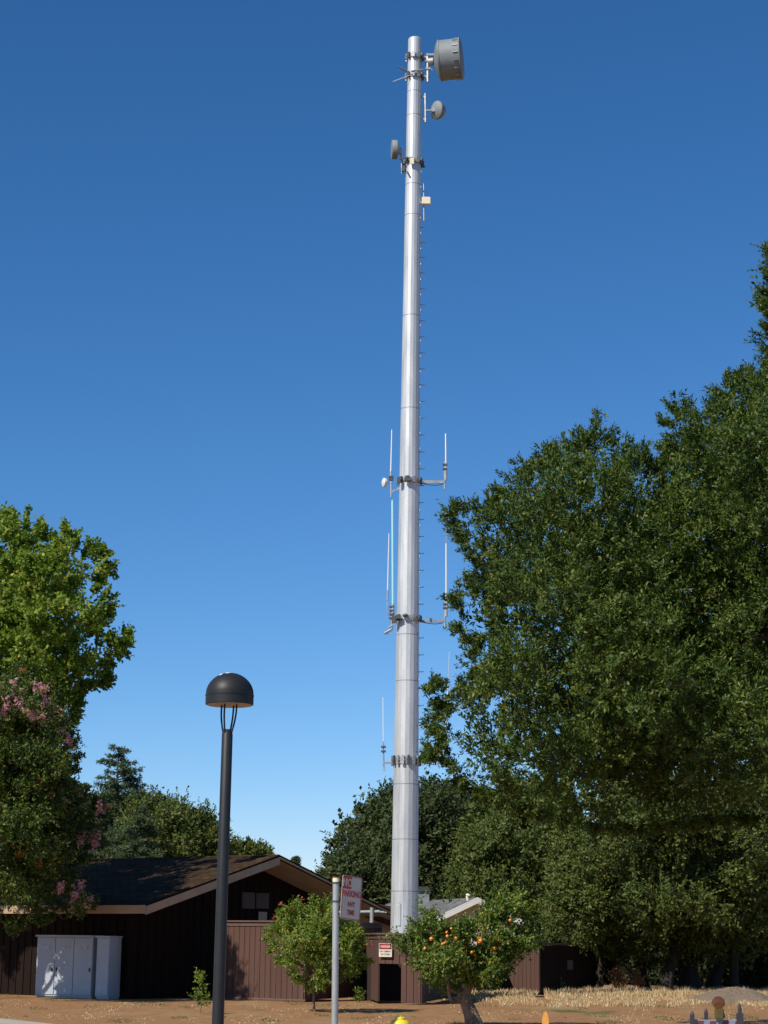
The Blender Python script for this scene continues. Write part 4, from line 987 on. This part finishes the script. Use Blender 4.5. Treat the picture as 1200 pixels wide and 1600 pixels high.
tree('oak_tree', 'olive oak between the white house and the shed', 'tree',
     [(720, 1400), (712, 1350), (735, 1290), (770, 1245), (820, 1228), (870, 1232), (905, 1280), (900, 1380), (880, 1450), (870, 1500), (830, 1515), (790, 1500), (770, 1460), (735, 1420)], 94, 4.5, 560, 0.80, 17, 15, (0.17, 0.092), M['l_oak2'], 22, 835, 0.35, limbs=10, crown_kw=dict(lump=80, inset=4, lamp=.5), fol_kw=dict(up=0.3), balls=(45, 1.4), edge=(9, 8))
tree('evergreen_tree', 'dark evergreen rising directly behind the tower foot', 'tree',
     [(513, 1420), (515, 1360), (525, 1345), (527, 1312), (552, 1302), (562, 1278), (588, 1262), (592, 1243), (612, 1240), (640, 1250), (655, 1228), (668, 1226), (680, 1245), (715, 1240), (742, 1238), (760, 1250), (790, 1290), (790, 1400), (770, 1450), (640, 1470), (520, 1460)], 106, 6, 680, 0.92, 16, 14, (0.20, 0.115), M['l_far'], 23, 640, 0.5, limbs=12, crown_kw=dict(lump=70, inset=13, lamp=.5), fol_kw=dict(up=0.35), balls=(60, 1.5), edge=(7, 8))
# understory and trees closing the right side, their shade put into the leaf colour
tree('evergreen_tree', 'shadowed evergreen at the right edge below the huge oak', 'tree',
     [(1130, 1270), (1180, 1200), (1300, 1180), (1420, 1250), (1450, 1450), (1400, 1530), (1250, 1540), (1180, 1520), (1150, 1450), (1120, 1350)], 74, 4.5, 420, 0.7, 13, 12, (0.15, 0.08), M['l_shade'], 24, 1280, 0.45, limbs=8, crown_kw=dict(lump=80, inset=4))
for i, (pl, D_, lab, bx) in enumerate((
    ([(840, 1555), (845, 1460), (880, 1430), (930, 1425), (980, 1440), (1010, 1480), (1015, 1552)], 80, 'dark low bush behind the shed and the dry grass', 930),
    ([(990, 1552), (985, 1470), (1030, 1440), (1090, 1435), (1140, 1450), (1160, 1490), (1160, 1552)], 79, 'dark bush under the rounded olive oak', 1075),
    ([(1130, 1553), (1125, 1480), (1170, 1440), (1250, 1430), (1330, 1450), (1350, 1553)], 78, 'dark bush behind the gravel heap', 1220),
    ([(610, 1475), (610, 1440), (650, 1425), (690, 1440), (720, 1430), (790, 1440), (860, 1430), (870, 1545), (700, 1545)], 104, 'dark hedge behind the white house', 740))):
    tree('bush', lab, 'bush', pl, D_, 2.2, 230, 0.75, 12, 11, (0.17, 0.095), M['l_shade'], 40+i, bx, 0.12, limbs=4, crown_kw=dict(lump=70, inset=2, layers=(.6, .15)))
# trunks standing under the oaks
for i, (px, D_, r_, lean_, ty) in enumerate(((1008, 70, .16, -.4, 1440), (1040, 66, .20, .5, 1430), (1112, 69, .24, .8, 1420), (1150, 67, .18, -.3, 1430), (936, 70, .10, .1, 1450))):
    b = g0(px, D_); rnd = random.Random(90+i); t_ = at(px, ty, D_)+Vector((lean_, 0, 0))
    root = empty('bare_trunk', b, None, 'tree trunk', 'bare trunks in the shade under the oaks')
    root['label'] = ['slim leaning trunk second from the left in the oak shade', 'grey trunk in the middle of the oak shade', 'thickest trunk in the oak shade, leaning right', 'rightmost trunk in the oak shade, near the gravel heap', 'thinnest trunk in the shade beside the brown shed'][i]
    trunk(root, b, t_, r_, r_*0.6, [t_+Vector((rnd.uniform(-1, 1), rnd.uniform(-.5, .5), rnd.uniform(.3, 1))) for _ in range(3)], rnd, M['barkdark'], split=.6)

# left side trees
GUM = [(-420, 1050), (-400, 880), (-250, 830), (-120, 815), (-30, 835), (0, 812), (35, 810), (60, 826), (66, 862), (74, 872), (86, 850), (105, 832), (116, 858), (160, 866), (166, 885), (150, 905), (146, 925), (166, 936), (170, 950), (150, 972), (140, 985), (150, 1003), (172, 1004), (196, 994), (190, 1015), (172, 1024), (158, 1038), (165, 1062), (150, 1072), (125, 1062), (116, 1085), (117, 1112), (102, 1130), (70, 1160), (-50, 1210), (-160, 1230), (-380, 1230)]
tg = tree('sweetgum_tree', 'tall bright green tree at the left edge behind the pink flowers', 'tree', GUM, 57, 3.4, 720, 0.42, 13, 12, (0.13, 0.10), M['l_gum'], 31, -120, 0.3, bark=M['barkpale'], limbs=14,
     crown_kw=dict(lump=70, inset=13, gap=-0.8, lamp=.7, dmax=90, outside=.33), fol_kw=dict(up=0.7, tl=1.15, tone_amp=.6), inner=.08, balls=(75, .8), edge=(8, 10),
     sprigs=[(12, 822, 0, 1), (40, 822, .1, 1), (105, 836, .1, 1), (135, 862, .2, 1), (155, 868, .4, 1), (166, 885, 1, .2), (168, 945, 1, .2), (192, 998, 1, .4), (186, 1010, 1, 0), (172, 1020, .8, -.4), (163, 1058, 1, -.2), (150, 1066, .6, -.6), (118, 1108, .8, -.4)])
MYR = [(-95, 1060), (-60, 1035), (0, 1050), (40, 1052), (62, 1070), (82, 1095), (104, 1122), (104, 1150), (119, 1175), (108, 1205), (108, 1225), (105, 1245), (120, 1258), (160, 1262), (152, 1288), (118, 1298), (148, 1312), (140, 1335), (108, 1345), (88, 1370), (138, 1392), (140, 1414), (100, 1425), (40, 1440), (-5, 1448), (-40, 1370), (-80, 1310), (-105, 1200)]
tm = tree('crepe_myrtle_tree', 'dark leafy crepe myrtle with pink flower clusters at the left edge', 'tree', MYR, 51.5, 2.0, 560, 0.36, 14, 13, (0.092, 0.052), M['l_myr'], 32, -70, 0.16, limbs=14,
     crown_kw=dict(lump=70, inset=11, lamp=.75, dmax=100, outside=.22), fol_kw=dict(up=0.4, tl=1.25, tone_amp=.65), inner=.3, balls=(70, .8), edge=(9, 9))
fl = [(20, 1078), (58, 1078), (70, 1082), (72, 1100), (8, 1110), (41, 1112), (49, 1122), (70, 1125), (82, 1118), (95, 1122), (93, 1142), (73, 1226), (60, 1222), (92, 1234), (78, 1240), (156, 1264), (98, 1255), (126, 1316), (143, 1312), (150, 1308), (147, 1322), (95, 1390), (126, 1390), (116, 1400), (137, 1412), (30, 1092), (108, 1160)]
for i, (x, y) in enumerate(fl):
    P = at(x, y, 51.5-2.6*min(1, max(0.1, (150-x)/110))-0.75); rs = np.random.RandomState(i); n = 13; s_ = rs.uniform(0.9, 1.4)
    Pc = np.array(P)+rs.normal(size=(n, 3))*np.array([0.045, 0.045, 0.075])*s_+np.array([0, 0, .03])
    foliage('flower_cluster', Pc, np.tile([[0, -.3, 1.0]], (n, 1)), 0.05, 4, 4, (0.045, 0.042), M['petal'], 300+i, tm, lj=.6)
# reddish tips
PT = np.array([at(34, 1052, 50.5), at(118, 1240, 50), at(60, 1352, 48.6), at(28, 1340, 48.6), at(170, 1266, 51)]); [foliage('red_shoots', PT[i:i+1], np.array([[0, 0, 1.0]]), 0.12, 6, 6, (0.08, 0.035), M['l_red'], 401+i, tm, tl=1.3) for i in range(len(PT))]

# deodar cedar and olive trees behind the brown roof
def conifer(name, label, px, D_, top_py, base_py, half_px, seed, tiers, mt, group=None, bare=1.0, droop=-0.02, leaf=(0.17, 0.05)):
    rnd = random.Random(seed); b = g0(px, D_); root = empty(name, b, label, 'conifer tree', group); T = at(px, top_py, D_); B = at(px, base_py, D_); H = T.z-B.z; Rm = half_px*mpp(B)
    mb = MB(); mb.tube([b, Vector((T.x, D_, T.z*0.5)), T], [0.28, 0.17, 0.02], 10)
    P = []; O = []
    for i in range(tiers):
        t = (i+0.3)/tiers; z = T.z-H*t; R_ = Rm*(0.12+0.88*t**0.62)
        nb = 4+int(5*t)
        for k in range(nb):
            a = rnd.uniform(0, 6.283); Lb = R_*rnd.uniform(0.55, 1.2); d = Vector((math.cos(a), math.sin(a), 0)); zo = rnd.uniform(-.5, .5)*H/tiers
            s = Vector((T.x+(B.x-T.x)*t, D_, z+zo)); pts = [s, s+d*Lb*0.5+Vector((0, 0, 0.10*Lb)), s+d*Lb+Vector((0, 0, -droop*Lb+rnd.uniform(0, .15)*Lb))]
            mb.tube(pts, [0.045, 0.03, 0.01], 5)
            m_ = max(3, int(Lb/0.22))
            for j in range(m_):
                f = (j+1)/m_; q_ = pts[0].lerp(pts[1], f*2) if f < .5 else pts[1].lerp(pts[2], f*2-1); P.append(q_); O.append((d.x, d.y, -0.1))
    part(mb, 'trunk', M['barkdark'], root, True)
    P = np.array(P); O = nrm(np.array(O, float)); foliage('crown', P, O, 0.19, 8, 7, leaf, mt, seed+1, root, up=0.0, spread=0.7, flat=0.22, droop=0.05, lj=.15)
    return root
conifer('cedar_tree', 'pointed blue green cedar rising behind the brown roof', 185, 100, 1172, 1350, 62, 51, 15, M['l_cedar'])
conifer('cedar_tree', 'broad low blue green cedar boughs just above the brown roof', 215, 92, 1268, 1370, 60, 52, 8, M['l_cedar'])
conifer('cedar_tree', 'tiny distant conifer tip right of the roof ridge', 462, 160, 1342, 1400, 10, 53, 8, M['l_cedar'], leaf=(0.24, .08))
conifer('cedar_tree', 'thin leader of a conifer beside the crepe myrtle', 130, 96, 1228, 1330, 16, 54, 12, M['l_far'])
for i, (pl, D_, bx, lab, mt_) in enumerate((
    ([(95, 1350), (100, 1290), (115, 1262), (150, 1258), (180, 1250), (205, 1245), (232, 1252), (250, 1290), (250, 1360), (100, 1370)], 110, 150, 'dark evergreen mass between the cedar and the crepe myrtle', 'l_far'),
    ([(205, 1350), (212, 1275), (225, 1248), (245, 1262), (262, 1272), (275, 1275), (282, 1258), (292, 1280), (318, 1282), (335, 1300), (342, 1318), (345, 1350), (330, 1370), (220, 1370)], 98, 280, 'olive green tree behind the roof next to the lamp post', 'l_oak2'),
    ([(362, 1350), (368, 1330), (380, 1320), (390, 1328), (405, 1330), (414, 1338), (414, 1360), (365, 1365)], 150, 390, 'small rounded treetop above the roof ridge', 'l_oak2'),
    ([(500, 1400), (508, 1375), (520, 1360), (535, 1350), (560, 1380), (560, 1440), (505, 1430)], 110, 530, 'small pale treetop left of the dark evergreen', 'l_oak2'))):
    tree('evergreen_tree', lab, 'tree', pl, D_, 3 if i < 2 else 1.5, (400, 430, 70, 110)[i], 0.72, 15, 13, (0.16, 0.092) if i != 2 else (.3, .17), M[mt_], 60+i, bx, 0.3, limbs=6, crown_kw=dict(lump=50, inset=2, lamp=.5))

# small young tree by the fence
b = gnd(491, 1581); yt = empty('young_tree', b, 'small bright green tree with reddish tips before the brown fence', 'tree'); DY = b.y
YP = [(425, 1440), (440, 1432), (455, 1440), (450, 1420), (470, 1425), (480, 1405), (490, 1420), (515, 1412), (530, 1430), (560, 1445), (548, 1470), (578, 1488), (560, 1510), (530, 1525), (510, 1530), (495, 1540), (470, 1530), (455, 1515), (445, 1500), (425, 1490), (430, 1475), (420, 1465), (445, 1455)]
P, O, q_, fr_ = crown_pts(YP, DY, 0.85, 220, 71, inset=7, lump=40, dmax=45, lamp=.7, gap=-.9)
foliage('crown', P, O*1.3, 0.13, 8, 10, (0.066, 0.038), M['l_young'], 72, yt, up=.55, tl=1.9, lj=.12, spread=.75, tone_amp=.65)
tips = np.array([at(x, y, DY-.3) for x, y in ((439, 1414), (447, 1432), (471, 1409), (485, 1408), (428, 1438), (571, 1483), (577, 1479), (545, 1448), (557, 1478), (455, 1426), (500, 1424), (520, 1416))])
Pe, Oe = edge_pts(YP, DY, 7, 5, 9, .4); foliage('outer_sprigs', Pe, Oe*1.5, 0.085, 4, 7, (0.062, 0.034), M['l_young'], 74, yt, up=.2, spread=.6, tl=1.7, lj=.25)
[foliage('red_shoots', tips[i:i+1], np.array([[0, -.2, 1.0]]), 0.07, 4, 5, (0.055, 0.026), M['l_red'], 730+i, yt, tl=1.2) for i in range(len(tips))]
rnd = random.Random(3); mb = MB(); mb.tube([b-Vector((0, 0, .05)), at(490, 1560, DY), at(492, 1540, DY), at(488, 1505, DY), at(488, 1460, DY)], [0.035, 0.028, 0.025, 0.02, 0.01], 10)
for e in ((445, 1440), (530, 1440), (560, 1490), (440, 1490), (480, 1420), (510, 1420)): mb.tube(wobble_path(at(490, 1535+rnd.uniform(-20, 0), DY), at(e[0], e[1], DY+rnd.uniform(-.5, .3)), 4, .05, rnd), [0.014, .012, .009, .006, .003], 6)
part(mb, 'trunk', M['bark'], yt, True)

# fruit tree
b = gnd(742, 1604); ft = empty('fruit_tree', b, 'small leaning fruit tree dotted with orange fruit', 'tree'); DF = b.y
FP = [(622, 1468), (650, 1480), (646, 1444), (655, 1455), (668, 1440), (664, 1418), (676, 1442), (700, 1452), (725, 1452), (748, 1440), (762, 1425), (770, 1402), (782, 1416), (800, 1395), (818, 1430), (835, 1415), (828, 1450), (842, 1472), (815, 1480), (800, 1495), (785, 1520), (770, 1530), (745, 1535), (720, 1525), (705, 1545), (680, 1535), (665, 1525), (655, 1505), (648, 1500), (652, 1490)]
P, O, q_, fr_ = crown_pts(FP, DF, 0.85, 300, 81, inset=7, lump=45, dmax=50, lamp=.75, gap=-1.0)
foliage('crown', P, O*1.2, 0.14, 9, 9, (0.062, 0.040), M['l_fruit'], 82, ft, up=.45, tl=1.6, lj=.13, spread=.8, tone_amp=.7)
ext = np.array([at(x, y, DF-.2) for x, y in ((618, 1470), (608, 1464), (628, 1478), (700, 1408), (779, 1390), (776, 1400), (833, 1420), (826, 1432), (836, 1478), (820, 1482), (788, 1520), (655, 1447), (660, 1412), (701, 1403), (648, 1462))])
foliage('outer_sprigs', ext, nrm(np.array([[-1, 0, .3]]*3+[[0, 0, 1]]*3+[[1, 0, .6]]*5+[[-.3, 0, 1]]*4, float)), 0.12, 5, 8, (0.06, 0.035), M['l_fruit'], 83, ft, tl=1.5)
Pe, Oe = edge_pts(FP, DF, 8, 6, 8, .4); foliage('outer_sprigs', Pe, Oe*1.5, 0.075, 3, 7, (0.058, 0.034), M['l_fruit'], 84, ft, up=.2, spread=.6, tl=1.7, lj=.25)
def T_(px, py, dy=0): return at(px, py, DF+dy)
mb = MB()
mb.tube([b-Vector((0, 0, .1)), T_(741, 1601), T_(736, 1585), T_(729, 1568), T_(725, 1555), T_(722, 1549)], [0.20, 0.175, 0.145, 0.125, 0.12, 0.10], 14)
mb.tube([T_(726, 1558), T_(732, 1542), T_(731, 1528), T_(724, 1510), T_(716, 1488), T_(712, 1460)], [0.11, 0.085, 0.07, 0.055, 0.04, 0.015], 10)
mb.tube([T_(731, 1530), T_(741, 1520, .1), T_(752, 1505, .1), T_(765, 1480, .2), T_(780, 1450, .2)], [0.06, 0.05, 0.04, 0.03, .012], 8)
mb.tube([T_(724, 1556), T_(716, 1549), T_(708, 1548, -.05), T_(700, 1540, -.1)], [0.09, 0.05, 0.045, 0.03], 8)
mb.tube([T_(719, 1563, -.05), T_(712, 1566, -.1), T_(704, 1562, -.15), T_(701, 1552, -.15), T_(700, 1535, -.2), T_(694, 1510, -.1), T_(680, 1480)], [0.045, 0.038, 0.034, 0.03, 0.027, 0.02, 0.01], 8)
mb.tube([T_(724, 1510), T_(700, 1490, -.2), T_(665, 1470, -.2), T_(640, 1468)], [0.04, 0.03, 0.02, 0.01], 7)
mb.tube([T_(718, 1492), T_(730, 1460, -.3), T_(735, 1430)], [0.035, 0.025, 0.01], 7)
part(mb, 'trunk', M['bark'], ft, True)
frt = [(698, 1457), (699, 1463), (696, 1473), (700, 1475), (682, 1480), (716, 1491), (713, 1494), (748, 1466), (751, 1470), (749, 1473), (797, 1438), (674, 1467), (725, 1480), (737, 1488), (774, 1481), (742, 1492), (757, 1453), (713, 1466), (705, 1451), (664, 1322+160), (692, 1476)]
for i, (x, y) in enumerate(frt):
    c = T_(x, y, -0.62-0.12*(i % 3)); mb = MB(); s_ = 0.028+0.007*((i*7) % 3); mb.lathe([(0.003, -s_), (s_*.6, -s_*.8), (s_, 0), (s_*.7, s_*.7), (0.004, s_)], 12, c); part(mb, 'fruit', M['fruit'], ft, True)

# sapling beside the lamp post, sprouts
def sapling(name, label, px, py_base, px_top, py_top, seed, nP, leaf, mt, rc=.08, dry=False):
    b = gnd(px, py_base); root = empty(name, b, label, 'sapling' if not dry else 'weed'); rs = random.Random(seed)
    T = at(px_top, py_top, b.y); mb = MB(); mb.tube([b, b.lerp(T, .5)+Vector((.02, 0, 0)), T], [0.012, 0.009, 0.004], 6); part(mb, 'stem', M['bark'], root)
    P = []; O = []
    for i in range(nP):
        t = rs.uniform(.15, 1.0); a = rs.uniform(0, 6.28); w_ = 0.16*(T-b).length*(1.1-abs(t-.55)*1.5); P.append(b.lerp(T, t)+Vector((math.cos(a), math.sin(a), 0))*w_*rs.uniform(.1, 1)); O.append((math.cos(a), math.sin(a), .5))
    foliage('leaves', np.array(P), nrm(np.array(O)), rc, 4, 6, leaf, M[mt], seed, root, tl=1.3); return root
sapling('sapling', 'thin leafy sapling just left of the lamp post', 313, 1585, 315, 1520, 91, 26, (0.06, 0.036), 'l_young')
sapling('sapling', 'low green sprout in the shade behind the sign post', 560, 1566, 562, 1547, 92, 16, (0.06, 0.04), 'l_fruit', .09)
sapling('weed', 'narrow green weed at the shed wall', 879, 1553, 876, 1533, 93, 8, (0.07, 0.03), 'l_young', .05, True)
sapling('weed', 'dry reddish brush left in the oak shade', 968, 1551, 966, 1522, 94, 30, (0.10, 0.04), 'l_dry', .16, True)
sapling('weed', 'dry reddish brush right in the oak shade', 996, 1551, 995, 1520, 95, 26, (0.10, 0.04), 'l_dry', .16, True)

# gravel heap
c = gnd(1142, 1564); mb = MB(); rs = np.random.RandomState(2); nr, na = 22, 56; HH = 0.37; vs = [tuple(c+Vector((0, 0, HH)))]; fs = []
for i in range(1, nr+1):
    for k in range(na):
        t = i/nr; a = 2*math.pi*k/na; r_ = 1.32*t*(1+.12*math.sin(2*a+1)+.08*math.sin(5*a)+.05*math.sin(9*a+2)); z = HH*((1-t**1.7)**1.15)*(1+.10*math.sin(3*a+4*t))+rs.normal()*.016*(1-t*t)
        vs.append((c.x+r_*math.cos(a)+.15*(1-t), c.y+r_*1.3*math.sin(a), max(-.02, z-.012)))
for k in range(na): fs.append((0, 1+k, 1+(k+1) % na))
for i in range(nr-1):
    for k in range(na): fs.append((1+i*na+k, 1+(i+1)*na+k, 1+(i+1)*na+(k+1) % na, 1+i*na+(k+1) % na))
mb.add(vs, fs); tag(mb.build('gravel_heap', M['gravel'], smooth=True, loc=c), 'low heap of grey brown gravel in the dry grass', 'gravel heap')

# ================================================================== GRASS (uncountable)
def blades(name, X, Y, h0, wd, mt, seed, label, cat='grass', lean_=.35):
    r = np.random.RandomState(seed); n = len(X); P = np.stack([X, Y, np.zeros(n)-.01], 1)
    D = np.stack([r.normal(0, lean_, n), r.normal(0, lean_, n), np.ones(n)], 1); Nv = np.stack([r.normal(0, 1, n), r.normal(0, 1, n)-.6, np.zeros(n)+.2], 1)
    o = leaf_mesh(name, P, D, Nv, h0*r.uniform(.4, 1.2, n), np.full(n, wd)*r.uniform(.6, 1.4, n), r.uniform(0, 1, n), M[mt])
    return tag(o, label, cat, kind='stuff')
r = np.random.RandomState(8); n = 60000
px = r.uniform(655, 1260, n); py = r.uniform(1549, 1574, n)**1.0
edge = 1568+3*np.sin(px/23)+3*np.sin(px/71+1); low = np.where(px < 780, 1562-(780-px)*0.03, edge)
dens = (wave(px, py*4, 4, 60) > -0.6-0.8*(py < 1562)) & (py < low+r.uniform(-4, 6, n)) & ~((px > 835) & (px < 935) & (py < 1552)) & (py > 1551+(px < 800)*3)
px, py = px[dens], py[dens]
dirs = np.array([gnd(a, b) for a, b in zip(px[:], py[:])])
blades('dry_grass', dirs[:, 0], dirs[:, 1], np.where(py < 1560, 0.22, 0.10)*(1+0.22*wave(px, py*3, 33, 27)), 0.022, 'straw', 1, 'pale golden dry grass along the shade edge')
# short scattered straw and green tufts over the soil
n = 26000; px = r.uniform(-40, 1240, n); py = r.uniform(1556, 1606, n); k = wave(px, py*5, 12, 120) > 0.25; px, py = px[k], py[k]
G2 = np.array([gnd(a, b) for a, b in zip(px, py)]); blades('straw_litter', G2[:, 0], G2[:, 1], 0.045, 0.016, 'straw', 2, 'thin straw litter scattered on the brown soil', lean_=1.4)
n = 30000; px = r.uniform(-40, 1240, n); py = r.uniform(1550, 1600, n); k = ((wave(px, py*6, 15, 90) > 0.95) | ((px < 60) & (py < 1556))) & (py > np.where(px > 150, 1562, 1550)); px, py = px[k], py[k]
G2 = np.array([gnd(a, b) for a, b in zip(px, py)]); blades('green_grass', G2[:, 0], G2[:, 1], 0.06, 0.016, 'grass', 3, 'low green grass patches at the left of the soil', lean_=.6)
